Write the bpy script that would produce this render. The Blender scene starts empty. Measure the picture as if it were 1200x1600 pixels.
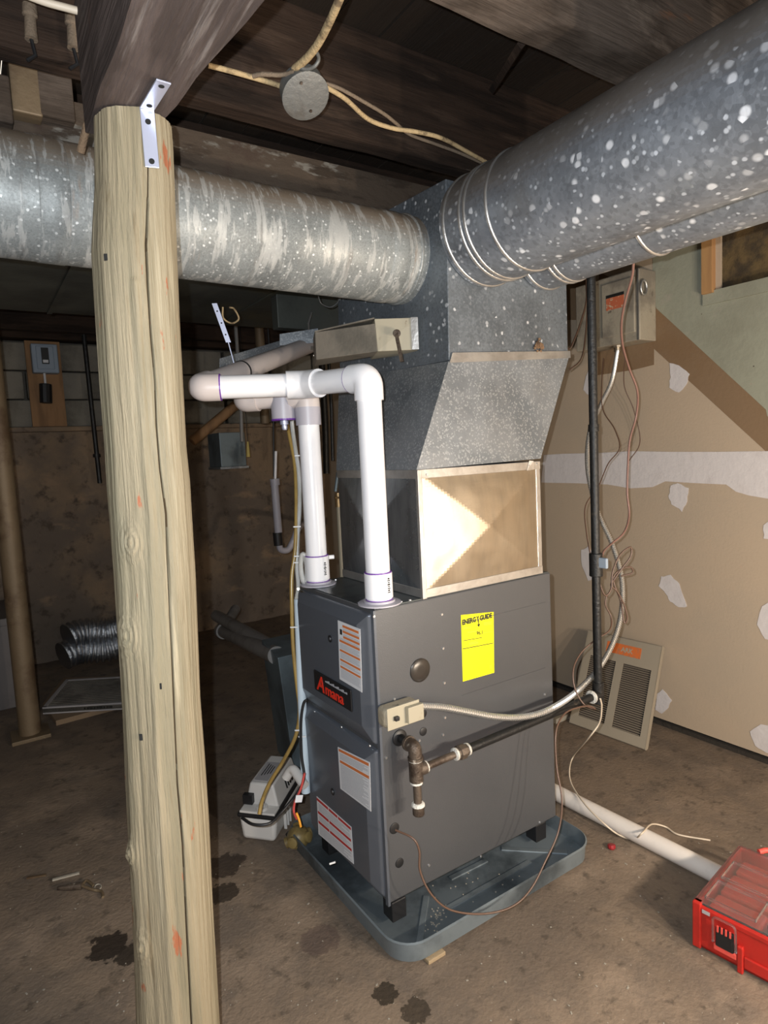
import bpy, math, random
from mathutils import Vector as V, noise as NZ
from math import sin, cos, pi, radians, sqrt
random.seed(7)
SC = bpy.context.scene
COL = SC.collection

# ------------------------------------------------------------------ camera
F_PX = 980.83
CAM = V((-0.89537, -1.43501, 1.40813))
RM = [[0.83171193, 0.09407345, -0.54717953],
      [-0.55300542, 0.05267726, -0.83151074],
      [-0.04939917, 0.99417066, 0.09583543]]
from mathutils import Matrix
cd = bpy.data.cameras.new('camera')
cd.sensor_fit = 'VERTICAL'; cd.sensor_height = 32.0; cd.lens = F_PX / 1600 * 32.0
cd.clip_start = 0.02; cd.clip_end = 50
cam = bpy.data.objects.new('camera', cd); COL.objects.link(cam)
cam.matrix_world = Matrix.Translation(CAM) @ Matrix(RM).to_4x4()
SC.camera = cam

# ------------------------------------------------------------------ world, lights, exposure
w = bpy.data.worlds.new('world'); SC.world = w; w.use_nodes = True
w.node_tree.nodes['Background'].inputs[0].default_value = (1.0, 0.90, 0.78, 1)
w.node_tree.nodes['Background'].inputs[1].default_value = 0.66

def lamp(name, loc, power, color, size, kind='POINT', rot=None):
    l = bpy.data.lights.new(name, kind); l.energy = power; l.color = color
    if kind == 'POINT': l.shadow_soft_size = size
    o = bpy.data.objects.new(name, l); COL.objects.link(o); o.location = loc
    if rot: o.rotation_euler = rot
    return o
# flash of the hand-held camera, a little left of and above the lens (cool)
lamp('camera_flash', CAM + V((-0.040, 0.010, 0.03)), 66, (0.86, 0.93, 1.0), 0.006)
# three-headed work lamp on the floor right of the furnace (warm)
for q in ((0.28, -1.80, 0.92), (0.55, -1.92, 0.98), (0.84, -1.82, 0.92)):
    lamp('work_lamp_head', q, 30, (1.0, 0.86, 0.70), 0.03)

SC.view_settings.view_transform = 'Standard'
SC.view_settings.look = 'None'
SC.view_settings.gamma = 1
SC.view_settings.use_curve_mapping = False
SC.view_settings.exposure = 0.85

# ------------------------------------------------------------------ measuring helpers (surveyed points -> world points)
def ray(u, v):
    d = ((u - 600) / F_PX, -(v - 800) / F_PX, -1.0)
    return V([sum(RM[i][k] * d[k] for k in range(3)) for i in range(3)])
def P(u, v, ax, val):
    d = ray(u, v); i = 'xyz'.index(ax); return CAM + d * ((val - CAM[i]) / d[i])
def D(u, v, dep):
    return CAM + ray(u, v) * dep

# ------------------------------------------------------------------ object helpers
def tag(o, label=None, cat=None, group=None, kind=None):
    if label: o['label'] = label
    if cat: o['category'] = cat
    if group: o['group'] = group
    if kind: o['kind'] = kind
    return o
def thing(name, loc, label, cat, group=None, kind=None):
    o = bpy.data.objects.new(name, None); COL.objects.link(o); o.location = loc
    o.empty_display_size = 0.05
    return tag(o, label, cat, group, kind)
def wloc(o):
    p = V((0, 0, 0))
    while o is not None: p += V(o.location); o = o.parent
    return p

class MB:
    def __init__(s): s.v = []; s.f = []; s.m = []
    def add(s, vs, fs, mi=0):
        n = len(s.v); s.v += [V(a) for a in vs]; s.f += [tuple(n + i for i in f) for f in fs]; s.m += [mi] * len(fs); return s
    def hexa(s, p, mi=0):   # p: bottom 4 ccw, top 4 ccw
        return s.add(p, [(3, 2, 1, 0), (4, 5, 6, 7), (0, 1, 5, 4), (1, 2, 6, 5), (2, 3, 7, 6), (3, 0, 4, 7)], mi)
    def box(s, x0, x1, y0, y1, z0, z1, mi=0):
        x0, x1 = sorted((x0, x1)); y0, y1 = sorted((y0, y1)); z0, z1 = sorted((z0, z1))
        return s.hexa([(x0, y0, z0), (x1, y0, z0), (x1, y1, z0), (x0, y1, z0), (x0, y0, z1), (x1, y0, z1), (x1, y1, z1), (x0, y1, z1)], mi)
    def obox(s, c, u, v, w, mi=0):   # half vectors u x v ~ w
        c, u, v, w = V(c), V(u), V(v), V(w)
        if u.cross(v).dot(w) < 0: v = -v
        return s.hexa([c - u - v - w, c + u - v - w, c + u + v - w, c - u + v - w, c - u - v + w, c + u - v + w, c + u + v + w, c - u + v + w], mi)
    def prism(s, pts, ext, mi=0):
        n = len(pts); pts = [V(p) for p in pts]; e = V(ext)
        nn = V((0, 0, 0))
        for i in range(n): nn += pts[i].cross(pts[(i + 1) % n])
        if nn.dot(e) < 0: pts = pts[::-1]
        vs = pts + [p + e for p in pts]
        return s.add(vs, [tuple(range(n))[::-1], tuple(range(n, 2 * n))] + [(i, (i + 1) % n, n + (i + 1) % n, n + i) for i in range(n)], mi)
    def tube(s, path, r, n=12, mi=0, caps=True, up=None):
        path = [V(p) for p in path]; k = len(path)
        rs = r if isinstance(r, (list, tuple)) else [r] * k
        T = [(path[min(i + 1, k - 1)] - path[max(i - 1, 0)]).normalized() for i in range(k)]
        a = V(up) if up else (V((0, 0, 1)) if abs(T[0].z) < 0.9 else V((1, 0, 0)))
        N = (a - T[0] * a.dot(T[0])).normalized(); vs = []
        for i in range(k):
            N = N - T[i] * N.dot(T[i])
            N = N.normalized() if N.length > 1e-6 else T[i].orthogonal().normalized()
            B = T[i].cross(N)
            for j in range(n):
                t = 2 * pi * j / n; vs.append(path[i] + (N * cos(t) + B * sin(t)) * rs[i])
        fs = [(i * n + j, i * n + (j + 1) % n, (i + 1) * n + (j + 1) % n, (i + 1) * n + j) for i in range(k - 1) for j in range(n)]
        if caps: fs += [tuple(range(n))[::-1], tuple((k - 1) * n + j for j in range(n))]
        return s.add(vs, fs, mi)
    def lathe(s, o, axis, prof, n=24, mi=0):   # prof: (radius, height) along axis
        o = V(o); a = V(axis).normalized()
        return s.tube([o + a * h for r, h in prof], [max(r, 1e-4) for r, h in prof], n, mi) if all(prof[i][1] < prof[i + 1][1] for i in range(len(prof) - 1)) else s._lathe(o, a, prof, n, mi)
    def _lathe(s, o, a, prof, n, mi):
        N = a.orthogonal().normalized(); B = a.cross(N); vs = []
        for r, h in prof:
            for j in range(n):
                t = 2 * pi * j / n; vs.append(o + a * h + (N * cos(t) + B * sin(t)) * max(r, 1e-4))
        k = len(prof)
        fs = [(i * n + j, i * n + (j + 1) % n, (i + 1) * n + (j + 1) % n, (i + 1) * n + j) for i in range(k - 1) for j in range(n)]
        fs += [tuple(range(n))[::-1], tuple((k - 1) * n + j for j in range(n))]
        return s.add(vs, fs, mi)
    def grid(s, fn, nu, nv, mi=0, wrap=False):
        vs = [fn(i / nu, j / nv) for j in range(nv + 1) for i in range(nu + 1)]
        return s.add(vs, [(j * (nu + 1) + i, j * (nu + 1) + i + 1, (j + 1) * (nu + 1) + i + 1, (j + 1) * (nu + 1) + i) for j in range(nv) for i in range(nu)], mi)
    def ball(s, c, r, n=10, mi=0, sz=(1, 1, 1)):
        c = V(c)
        return s.grid(lambda a, b: c + V((r * sz[0] * cos(2 * pi * a) * sin(pi * b), r * sz[1] * sin(2 * pi * a) * sin(pi * b), -r * sz[2] * cos(pi * b))), n, max(4, n // 2), mi)
    def build(s, name, mat, parent=None, smooth=None, bevel=0, label=None, cat=None, group=None, kind=None, seg=2, origin=None):
        base = wloc(parent) if parent else V((0, 0, 0))
        if origin is not None: base = base * 0 + V(origin) if not parent else base
        me = bpy.data.meshes.new(name)
        me.from_pydata([v - base for v in s.v], [], s.f)
        mats = mat if isinstance(mat, (list, tuple)) else [mat]
        for m in mats: me.materials.append(m)
        if len(mats) > 1:
            for p, i in zip(me.polygons, s.m): p.material_index = i
        me.validate(); me.update()
        if smooth is not None:
            me.shade_smooth()
            me.set_sharp_from_angle(angle=radians(smooth))
        o = bpy.data.objects.new(name, me); COL.objects.link(o)
        if parent: o.parent = parent
        elif origin is not None: o.location = base
        if bevel:
            b = o.modifiers.new('bevel', 'BEVEL'); b.width = bevel; b.segments = seg; b.limit_method = 'ANGLE'; b.angle_limit = radians(40)
        return tag(o, label, cat, group, kind)

def fillet(path, R, n=6):
    path = [V(p) for p in path]; out = [path[0]]
    for i in range(1, len(path) - 1):
        a, b, c = path[i - 1], path[i], path[i + 1]
        u = (a - b); w_ = (c - b); r = min(R, u.length * 0.45, w_.length * 0.45)
        p0 = b + u.normalized() * r; p1 = b + w_.normalized() * r
        for k in range(n + 1):
            t = k / n; out.append(p0 * (1 - t) ** 2 + b * 2 * t * (1 - t) + p1 * t * t)
    out.append(path[-1]); return out
def spline(pts, k=8):
    pts = [V(p) for p in pts]; pts = [pts[0] * 2 - pts[1]] + pts + [pts[-1] * 2 - pts[-2]]; out = []
    for i in range(1, len(pts) - 2):
        a, b, c, d = pts[i - 1:i + 3]
        for j in range(k):
            t = j / k
            out.append(0.5 * ((2 * b) + (c - a) * t + (2 * a - 5 * b + 4 * c - d) * t * t + (3 * b - a - 3 * c + d) * t ** 3))
    out.append(pts[-2]); return out
def resample(pts, step):
    out = [pts[0]]; acc = 0
    for a, b in zip(pts, pts[1:]):
        L = (b - a).length; t = step - acc
        while t <= L: out.append(a.lerp(b, t / L)); t += step
        acc = (acc + L) % step if t > L else acc
        acc = L - (t - step)
    return out

def text(txt, size, origin, udir, vdir, mat, parent, name='lettering', ext=0.0006, sx=1.0, align='LEFT', bold=0.0, shear=0.0):
    c = bpy.data.curves.new(name, 'FONT'); c.body = txt; c.size = size; c.extrude = ext; c.offset = bold; c.align_x = align; c.shear = shear
    c.resolution_u = 3
    t = bpy.data.objects.new('tmp', c); COL.objects.link(t)
    bpy.context.view_layer.update()
    dg = bpy.context.evaluated_depsgraph_get()
    me = bpy.data.meshes.new_from_object(t.evaluated_get(dg))
    bpy.data.objects.remove(t)
    u = V(udir).normalized(); v = V(vdir).normalized(); n_ = u.cross(v); base = wloc(parent); o0 = V(origin)
    for vt in me.vertices:
        x, y, z = vt.co; vt.co = o0 + u * x * sx + v * y + n_ * z - base
    me.materials.clear(); me.materials.append(mat); me.name = name
    o = bpy.data.objects.new(name, me); COL.objects.link(o); o.parent = parent
    return o

def copy_part(src, parent, loc=None):
    o = src.copy(); COL.objects.link(o); o.parent = parent
    if loc is not None: o.location = loc
    return o

# ------------------------------------------------------------------ materials
def M(name, base, rough=0.6, metal=0.0, layers=(), bump=0.0, bscale=60, bstretch=(1, 1, 1), spec=0.5, trans=0.0, alpha=1.0, rvar=0.0, bumps=(), coat=0.0, blobs=()):
    m = bpy.data.materials.new(name); m.use_nodes = True; nt = m.node_tree; N = nt.nodes; L = nt.links
    b = N['Principled BSDF']; b.inputs['Roughness'].default_value = rough; b.inputs['Metallic'].default_value = metal
    b.inputs['Specular IOR Level'].default_value = spec
    b.inputs['Transmission Weight'].default_value = trans
    b.inputs['Alpha'].default_value = alpha
    if coat: b.inputs['Coat Weight'].default_value = coat
    b.inputs['Base Color'].default_value = (*base, 1)
    tc = N.new('ShaderNodeTexCoord')
    def coords(stretch, off=0):
        mp = N.new('ShaderNodeMapping'); L.new(tc.outputs['Object'], mp.inputs[0]); mp.inputs['Scale'].default_value = stretch
        mp.inputs['Location'].default_value = (off * 3.1, off * 1.7, off * 2.3); return mp.outputs[0]
    col = None
    def mix(prev, c, fac):
        mx = N.new('ShaderNodeMix'); mx.data_type = 'RGBA'
        L.new(fac, mx.inputs[0])
        if prev is None: mx.inputs[6].default_value = (*base, 1)
        else: L.new(prev, mx.inputs[6])
        mx.inputs[7].default_value = (*c, 1); return mx.outputs[2]
    def ramp(src, lo, hi):
        r = N.new('ShaderNodeMapRange'); L.new(src, r.inputs[0]); r.inputs[1].default_value = lo; r.inputs[2].default_value = hi
        r.interpolation_type = 'SMOOTHSTEP'; return r.outputs[0]
    def mul(a, k):
        r = N.new('ShaderNodeMath'); r.operation = 'MULTIPLY'; L.new(a, r.inputs[0])
        if isinstance(k, float): r.inputs[1].default_value = k
        else: L.new(k, r.inputs[1])
        return r.outputs[0]
    for i, ly in enumerate(layers):   # (kind, color, scale, lo, hi, stretch, strength)
        kind, c, sc, lo, hi = ly[:5]; st = ly[5] if len(ly) > 5 else (1, 1, 1); k = ly[6] if len(ly) > 6 else 1.0
        if kind == 'n':
            t = N.new('ShaderNodeTexNoise'); t.inputs['Scale'].default_value = sc; t.inputs['Detail'].default_value = 7; t.inputs['Roughness'].default_value = 0.62
            L.new(coords(st, i + 1), t.inputs['Vector']); f = ramp(t.outputs[0], lo, hi)
        elif kind == 'v':     # random cells
            t = N.new('ShaderNodeTexVoronoi'); t.inputs['Scale'].default_value = sc; t.inputs['Randomness'].default_value = 1
            L.new(coords(st, i + 1), t.inputs['Vector']); s_ = N.new('ShaderNodeSeparateColor'); L.new(t.outputs['Color'], s_.inputs[0]); f = ramp(s_.outputs[0], lo, hi)
            if len(ly) > 7:   # keep only the cell core
                f = mul(f, ramp(t.outputs['Distance'], ly[7], ly[7] * 0.5))
        elif kind == 'vc':    # cracks / dots by distance
            t = N.new('ShaderNodeTexVoronoi'); t.inputs['Scale'].default_value = sc
            L.new(coords(st, i + 1), t.inputs['Vector']); f = ramp(t.outputs['Distance'], lo, hi)
        elif kind == 'z':     # along normal z (dust that settled on top)
            g = N.new('ShaderNodeNewGeometry'); s_ = N.new('ShaderNodeSeparateXYZ'); L.new(g.outputs['True Normal'], s_.inputs[0])
            t = N.new('ShaderNodeTexNoise'); t.inputs['Scale'].default_value = sc; t.inputs['Detail'].default_value = 6; L.new(coords(st, i + 1), t.inputs['Vector'])
            a = N.new('ShaderNodeMath'); a.operation = 'MULTIPLY_ADD'; L.new(t.outputs[0], a.inputs[0]); a.inputs[1].default_value = 0.5; L.new(s_.outputs[2], a.inputs[2])
            f = ramp(a.outputs[0], lo, hi)
        f = mul(f, float(k)); col = mix(col, c, f)
    for (c, cx, cy, cz, r, rn, k) in blobs:   # stains with a place of their own: colour, centre, radius, raggedness, strength
        vs = N.new('ShaderNodeVectorMath'); vs.operation = 'DISTANCE'
        geo = N.new('ShaderNodeNewGeometry'); L.new(geo.outputs['Position'], vs.inputs[0]); vs.inputs[1].default_value = (cx, cy, cz)
        t = N.new('ShaderNodeTexNoise'); t.inputs['Scale'].default_value = 1.6 / r; t.inputs['Detail'].default_value = 6; t.inputs['Roughness'].default_value = .6
        L.new(geo.outputs['Position'], t.inputs['Vector'])
        a = N.new('ShaderNodeMath'); a.operation = 'MULTIPLY_ADD'; L.new(t.outputs[0], a.inputs[0]); a.inputs[1].default_value = rn * r * 2; L.new(vs.outputs['Value'], a.inputs[2])
        f = mul(ramp(a.outputs[0], r * (1 + rn), r * (0.86 + rn)), float(k)); col = mix(col, c, f)
    if col is not None: L.new(col, b.inputs['Base Color'])
    if rvar:
        t = N.new('ShaderNodeTexNoise'); t.inputs['Scale'].default_value = 9; t.inputs['Detail'].default_value = 5; L.new(coords((1, 1, 1), 5), t.inputs['Vector'])
        r = N.new('ShaderNodeMapRange'); L.new(t.outputs[0], r.inputs[0]); r.inputs[1].default_value = .3; r.inputs[2].default_value = .7
        r.inputs[3].default_value = max(0.02, rough - rvar); r.inputs[4].default_value = min(1, rough + rvar); L.new(r.outputs[0], b.inputs['Roughness'])
    bl = list(bumps)
    if bump: bl.append((bscale, bump, bstretch))
    prev = None
    for (sc, k, st) in bl:
        t = N.new('ShaderNodeTexNoise'); t.inputs['Scale'].default_value = sc; t.inputs['Detail'].default_value = 6; t.inputs['Roughness'].default_value = .6
        L.new(coords(st, 9), t.inputs['Vector']); bp = N.new('ShaderNodeBump'); bp.inputs['Strength'].default_value = min(1, k); bp.inputs['Distance'].default_value = 0.01 if k <= 1 else 0.01 * k
        L.new(t.outputs[0], bp.inputs['Height'])
        if prev: L.new(prev, bp.inputs['Normal'])
        prev = bp.outputs[0]
    if prev: L.new(prev, b.inputs['Normal'])
    return m

m_floor = M('dirty_concrete', (0.195, 0.145, 0.103), 0.75, layers=[
    ('n', (0.145, 0.110, 0.082), 1.6, .42, .62), ('n', (0.24, 0.18, 0.13), 2.6, .50, .70), ('n', (0.12, 0.095, 0.075), 7, .45, .7, (1, 1, 1), .7),
    ('n', (0.075, 0.058, 0.043), 22, .54, .70, (1, 1, 1), .7), ('n', (0.30, 0.25, 0.19), 60, .62, .74, (1, 1, 1), .5), ('vc', (0.42, 0.38, 0.32), 26, .06, .03, (1, 1, 1), .55)],
    bumps=[(6, .5, (1, 1, 1)), (70, .35, (1, 1, 1))], spec=.3, rvar=.12,
    blobs=[((0.02, 0.014, 0.010), *P(170, 1478, 'z', 0), .060, .9, .92), ((0.025, 0.018, 0.012), *P(205, 1490, 'z', 0), .045, .9, .9),
           ((0.03, 0.02, 0.014), *P(352, 1352, 'z', 0), .07, .9, .8), ((0.028, 0.02, 0.014), *P(350, 1395, 'z', 0), .05, .9, .85),
           ((0.03, 0.022, 0.014), *P(603, 1552, 'z', 0), .035, .9, .9), ((0.03, 0.022, 0.014), *P(650, 1580, 'z', 0), .04, .9, .8),
           ((0.07, 0.045, 0.04), *P(500, 1468, 'z', 0), .06, .6, .5)])
m_dark_backing = M('dark_gap_backing', (0.03, 0.024, 0.018), 0.95, bump=.8, bscale=30)
m_plaster = M('rough_brown_plaster', (0.26, 0.185, 0.12), 0.9, layers=[
    ('n', (0.16, 0.125, 0.097), 1.3, .40, .58), ('n', (0.32, 0.22, 0.14), 4, .55, .72, (1, 1, 2), .7), ('n', (0.09, 0.07, 0.054), 11, .52, .70), ('n', (0.27, 0.24, 0.20), 8, .68, .76, (1, 1, 1), .7)],
    bumps=[(5, 1, (1, 1, 1)), (28, 1, (1, 1, 1))], spec=.2)
m_block = M('old_grey_block', (0.20, 0.185, 0.155), 0.9, layers=[('n', (0.12, 0.11, 0.09), 3, .42, .62), ('n', (0.27, 0.25, 0.20), 9, .55, .75)], bumps=[(30, .8, (1, 1, 1))], spec=.2)
m_mortar = M('dark_mortar', (0.10, 0.09, 0.075), .95, bump=.5)
m_drywall = M('tan_drywall', (0.44, 0.345, 0.25), 0.85, layers=[('n', (0.41, 0.33, 0.245), 2, .4, .7), ('n', (0.38, 0.285, 0.20), 30, .62, .78, (1, 1, 1), .35)], bump=.12, bscale=90, spec=.25)
m_greenpaint = M('old_grey_green_paint', (0.30, 0.30, 0.23), 0.8, layers=[('n', (0.25, 0.245, 0.185), 3, .4, .65), ('vc', (0.07, 0.055, 0.04), 13, .05, .035), ('n', (0.34, 0.31, 0.25), 9, .6, .75)], bump=.2, bscale=40, spec=.25)
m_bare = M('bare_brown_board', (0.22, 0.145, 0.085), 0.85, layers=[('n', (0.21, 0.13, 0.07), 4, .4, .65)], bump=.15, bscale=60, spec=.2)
m_mud = M('joint_compound', (0.60, 0.56, 0.55), 0.9, layers=[('n', (0.50, 0.45, 0.43), 6, .5, .8)], bump=.3, bscale=25, spec=.2)
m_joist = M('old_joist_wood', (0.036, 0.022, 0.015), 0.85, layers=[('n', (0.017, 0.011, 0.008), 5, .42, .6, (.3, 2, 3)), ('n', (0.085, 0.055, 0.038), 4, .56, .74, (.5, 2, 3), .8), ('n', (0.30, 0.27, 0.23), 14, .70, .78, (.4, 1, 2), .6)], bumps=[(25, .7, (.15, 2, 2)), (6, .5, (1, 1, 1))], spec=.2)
m_joist_grey = M('greyed_joist_wood', (0.095, 0.073, 0.058), 0.85, layers=[('n', (0.05, 0.037, 0.028), 5, .42, .58, (.6, 1, 1)), ('n', (0.19, 0.15, 0.12), 4, .56, .72, (.7, 1.5, 1.5)), ('n', (0.20, 0.09, 0.045), 6, .66, .75, (.5, 2, 2), .7)], bumps=[(25, .7, (.15, 2, 2))], spec=.2)
m_beam = M('dark_beam_wood', (0.095, 0.072, 0.064), 0.85, layers=[('n', (0.055, 0.041, 0.036), 8, .4, .6, (3, .3, 3)), ('n', (0.20, 0.17, 0.155), 12, .56, .74, (4, .25, 4), .8), ('n', (0.10, 0.055, 0.04), 5, .6, .75)], bumps=[(30, .8, (3, .2, 3))], spec=.2)
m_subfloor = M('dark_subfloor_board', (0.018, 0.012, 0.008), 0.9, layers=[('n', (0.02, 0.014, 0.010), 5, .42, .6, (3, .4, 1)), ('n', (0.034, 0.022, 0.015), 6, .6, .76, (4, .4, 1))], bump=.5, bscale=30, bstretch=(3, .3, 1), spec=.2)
m_peel = M('peeling_white_paint', (0.075, 0.055, 0.040), 0.85, layers=[('n', (0.20, 0.185, 0.16), 5, .50, .54, (.6, 1, 1.6), .8), ('n', (0.05, 0.036, 0.026), 9, .52, .6, (.5, 1, 2)), ('n', (0.06, 0.04, 0.03), 3, .56, .64)], bumps=[(18, .9, (.5, 1, 1))], spec=.2)
m_post = M('peeled_log', (0.27, 0.225, 0.148), 0.62, layers=[('n', (0.20, 0.172, 0.112), 3, .42, .62, (5, 5, .35)), ('n', (0.36, 0.31, 0.215), 8, .54, .72, (5, 5, .2)), ('n', (0.21, 0.195, 0.13), 2.2, .52, .7, (1, 1, .4), .6),
    ('n', (0.15, 0.11, 0.06), 14, .60, .70, (5, 5, .25), .6), ('n', (0.30, 0.085, 0.035), 14, .655, .69, (1.6, 1.6, .45), .85)], bumps=[(22, .55, (4, 4, .22)), (90, .3, (4, 4, .25))], spec=.35, rvar=.1)
m_crack = M('crack_dark_wood', (0.10, 0.065, 0.03), .9)
m_knot = M('knot_wood', (0.36, 0.28, 0.16), 0.6, layers=[('n', (0.16, 0.10, 0.05), 40, .5, .62)], bump=.6, bscale=50)
def galv(name, base, dens=.93, sc=60, metal=.55, rough=.42, extra=(), fleck=(0.92, 0.94, 0.98), stretch=(1, 1, 1)):
    return M(name, base, rough, metal, layers=[('n', tuple(c * .62 for c in base), 3, .4, .65), ('v', tuple(c * 1.25 for c in base), sc * 1.9, .3, .9, stretch, .4), ('v', tuple(c * .6 for c in base), sc * 2.3, .65, .95, stretch, .5),
             ('v', fleck, sc, dens, dens + .16, stretch, 1.0, .62)] + list(extra), bumps=[(120, .08, (1, 1, 1))], rvar=.14)
m_galv_right = galv('galvanised_spangle', (0.24, 0.26, 0.29), .84, 50, extra=[('v', (0.72, 0.76, 0.82), 95, .86, .97, (1, 1, 1), .8, .6), ('z', (0.19, 0.16, 0.13), 3, .10, .75, (1, 1, 1), .8), ('n', (0.17, 0.155, 0.14), 2, .52, .7, (1, 1, 1), .5)])
m_galv_left = galv('galvanised_stained', (0.25, 0.265, 0.26), .86, 150, metal=.3, rough=.58, fleck=(0.66, 0.67, 0.66), extra=[('z', (0.20, 0.15, 0.105), 3, .30, .95, (1, 1, 1), .9), ('n', (0.46, 0.46, 0.44), 7, .54, .60, (4.5, .8, .7), .6), ('n', (0.44, 0.44, 0.42), 16, .56, .61, (3.5, .9, .6), .6), ('n', (0.26, 0.15, 0.08), 3.4, .62, .72, (3.2, .6, .6), .75), ('n', (0.12, 0.11, 0.10), 8, .58, .7, (3.5, .6, .6), .5)])
m_galv_box = galv('galvanised_plenum', (0.20, 0.225, 0.25), .88, 80)
m_galv_fine = M('galvanised_fine', (0.22, 0.235, 0.25), .45, .5, layers=[('n', (0.15, 0.165, 0.18), 6, .4, .7), ('v', (0.36, 0.375, 0.38), 220, .72, .9, (1, 1, 1), .7)], bumps=[(200, .1, (1, 1, 1))], rvar=.12)
m_shiny = M('sheet_metal_warm_reflection', (0.44, 0.375, 0.29), .40, 1.0, layers=[('n', (0.38, 0.33, 0.26), 40, .4, .7, (1, 1, .1))], bumps=[(150, .06, (.1, .1, 4))], rvar=.05)  # golden reflection of the tan wall is tinted into the base colour
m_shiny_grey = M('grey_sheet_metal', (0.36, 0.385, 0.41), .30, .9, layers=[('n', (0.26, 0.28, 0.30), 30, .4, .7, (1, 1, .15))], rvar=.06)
m_shiny_edge = M('sheet_metal_cleat', (0.55, 0.54, 0.52), .36, .85, layers=[('n', (0.42, 0.40, 0.38), 12, .4, .7)], bump=.1)
m_rustspot = M('rusty_patch', (0.22, 0.13, 0.07), .9, layers=[('n', (0.08, 0.045, 0.025), 60, .45, .6)], bump=1, bscale=120)
m_dustmetal = M('dusty_sheet_metal', (0.235, 0.205, 0.165), .6, .25, layers=[('n', (0.15, 0.135, 0.11), 5, .45, .65), ('n', (0.34, 0.30, 0.24), 20, .6, .75)], bump=.15)
m_darkmetal = M('dark_grimy_metal', (0.075, 0.080, 0.070), .55, .35, layers=[('n', (0.045, 0.048, 0.043), 3, .4, .65), ('n', (0.11, 0.10, 0.055), 1.2, .5, .7)], bump=.12)
m_bluemetal = M('blue_grey_metal', (0.15, 0.19, 0.21), .5, .4, layers=[('n', (0.09, 0.11, 0.12), 4, .42, .65)], bump=.1)
m_furn = M('furnace_grey_paint', (0.096, 0.098, 0.103), .38, .35, layers=[('n', (0.088, 0.090, 0.095), 2, .4, .65)], bumps=[(260, .08, (1, 1, 1))], spec=.5)
m_furn_door = M('furnace_door_paint', (0.118, 0.130, 0.152), .30, .35, bumps=[(260, .06, (1, 1, 1))], spec=.5)
m_furn_top = M('furnace_top_metal', (0.12, 0.14, 0.145), .28, .7, layers=[('n', (0.06, 0.07, 0.075), 8, .45, .65)])
m_black = M('black_plastic', (0.012, 0.012, 0.013), .45)
m_blackiron = M('black_iron_pipe', (0.018, 0.018, 0.018), .42, .4, layers=[('n', (0.10, 0.075, 0.055), 25, .6, .75, (1, 1, 1), .7)], bump=.3, bscale=80)
m_iron = M('brown_iron_fitting', (0.12, 0.092, 0.070), .5, .5, layers=[('n', (0.055, 0.038, 0.028), 18, .45, .65), ('n', (0.42, 0.37, 0.31), 35, .64, .74)], bump=.35, bscale=90)
m_dope = M('white_pipe_dope', (0.72, 0.69, 0.62), .6, bump=.9, bscale=120)
m_pvc = M('white_pvc', (0.80, 0.79, 0.80), .30, layers=[('n', (0.74, 0.73, 0.75), 4, .45, .7)], spec=.5)
m_pvc_pink = M('pinkish_pvc', (0.60, 0.53, 0.50), .38)
m_pvc_grey = M('grey_pvc', (0.42, 0.40, 0.44), .4)
m_pvc_dull = M('dull_grey_pvc', (0.21, 0.20, 0.19), .5, layers=[('n', (0.14, 0.13, 0.12), 5, .45, .65)])
m_pvc_floor = M('scuffed_white_pvc', (0.72, 0.66, 0.60), .42, layers=[('n', (0.60, 0.55, 0.50), 6, .5, .7), ('n', (0.12, 0.10, 0.08), 26, .735, .75)])
m_pvc_blue = M('pale_drain_pvc', (0.55, 0.64, 0.70), .4)
m_purple = M('purple_primer', (0.14, 0.03, 0.30), .4)
m_clear = M('clear_vinyl', (0.85, 0.85, 0.83), .12, trans=.55, layers=[('n', (0.7, 0.68, 0.6), 10, .4, .7)])
m_amber = M('yellowed_vinyl_tube', (0.36, 0.24, 0.075), .25, layers=[('n', (0.25, 0.16, 0.05), 8, .4, .7)])
m_tie = M('cable_tie_white', (0.75, 0.75, 0.74), .4)
m_label = M('paper_label', (0.66, 0.66, 0.67), .6)
m_orange = M('orange_print', (0.60, 0.17, 0.045), .6)
m_redprint = M('red_print', (0.45, 0.035, 0.03), .6)
m_fine = M('grey_fine_print', (0.38, 0.38, 0.40), .7)
m_finey = M('olive_fine_print', (0.42, 0.40, 0.03), .7)
m_ink = M('black_ink', (0.012, 0.012, 0.010), .6)
m_redlogo = M('red_logo', (0.75, 0.035, 0.015), .4)
m_yellow = M('yellow_sticker', (0.80, 0.76, 0.0), .5)
m_bronze = M('dark_bronze_cap', (0.045, 0.038, 0.032), .3, .3)
m_screw = M('screw_steel', (0.70, 0.70, 0.70), .3, .9)
m_paintedbox = M('dirty_tan_box', (0.34, 0.29, 0.21), .6, .15, layers=[('n', (0.13, 0.11, 0.08), 25, .52, .66), ('n', (0.62, 0.57, 0.46), 60, .66, .74)], bump=.3, bscale=90)
m_almond = M('almond_plate', (0.36, 0.32, 0.235), .5, layers=[('n', (0.20, 0.15, 0.09), 30, .62, .75)])
m_alu = M('armoured_aluminium', (0.74, 0.72, 0.68), .32, .85)
m_copper = M('brown_wire_jacket', (0.11, 0.062, 0.042), .4)
m_pinkwire = M('pink_brown_wire', (0.22, 0.12, 0.095), .45)
m_cream = M('cream_wire_jacket', (0.62, 0.52, 0.40), .5)
m_cloth = M('cloth_cable', (0.44, 0.32, 0.17), .8, layers=[('n', (0.16, 0.11, 0.06), 20, .5, .65)], bump=.5, bscale=120)
m_darkcable = M('dusty_dark_cable', (0.17, 0.125, 0.085), .8, bump=.5, bscale=120)
m_zinc = M('dull_zinc_box', (0.17, 0.17, 0.16), .55, .45, layers=[('n', (0.13, 0.12, 0.105), 12, .45, .65)], bump=.3)
m_bracket = M('zinc_strap', (0.50, 0.53, 0.66), .38, .55)
m_hole = M('black_hole', (0.008, 0.008, 0.008), .9)
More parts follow.
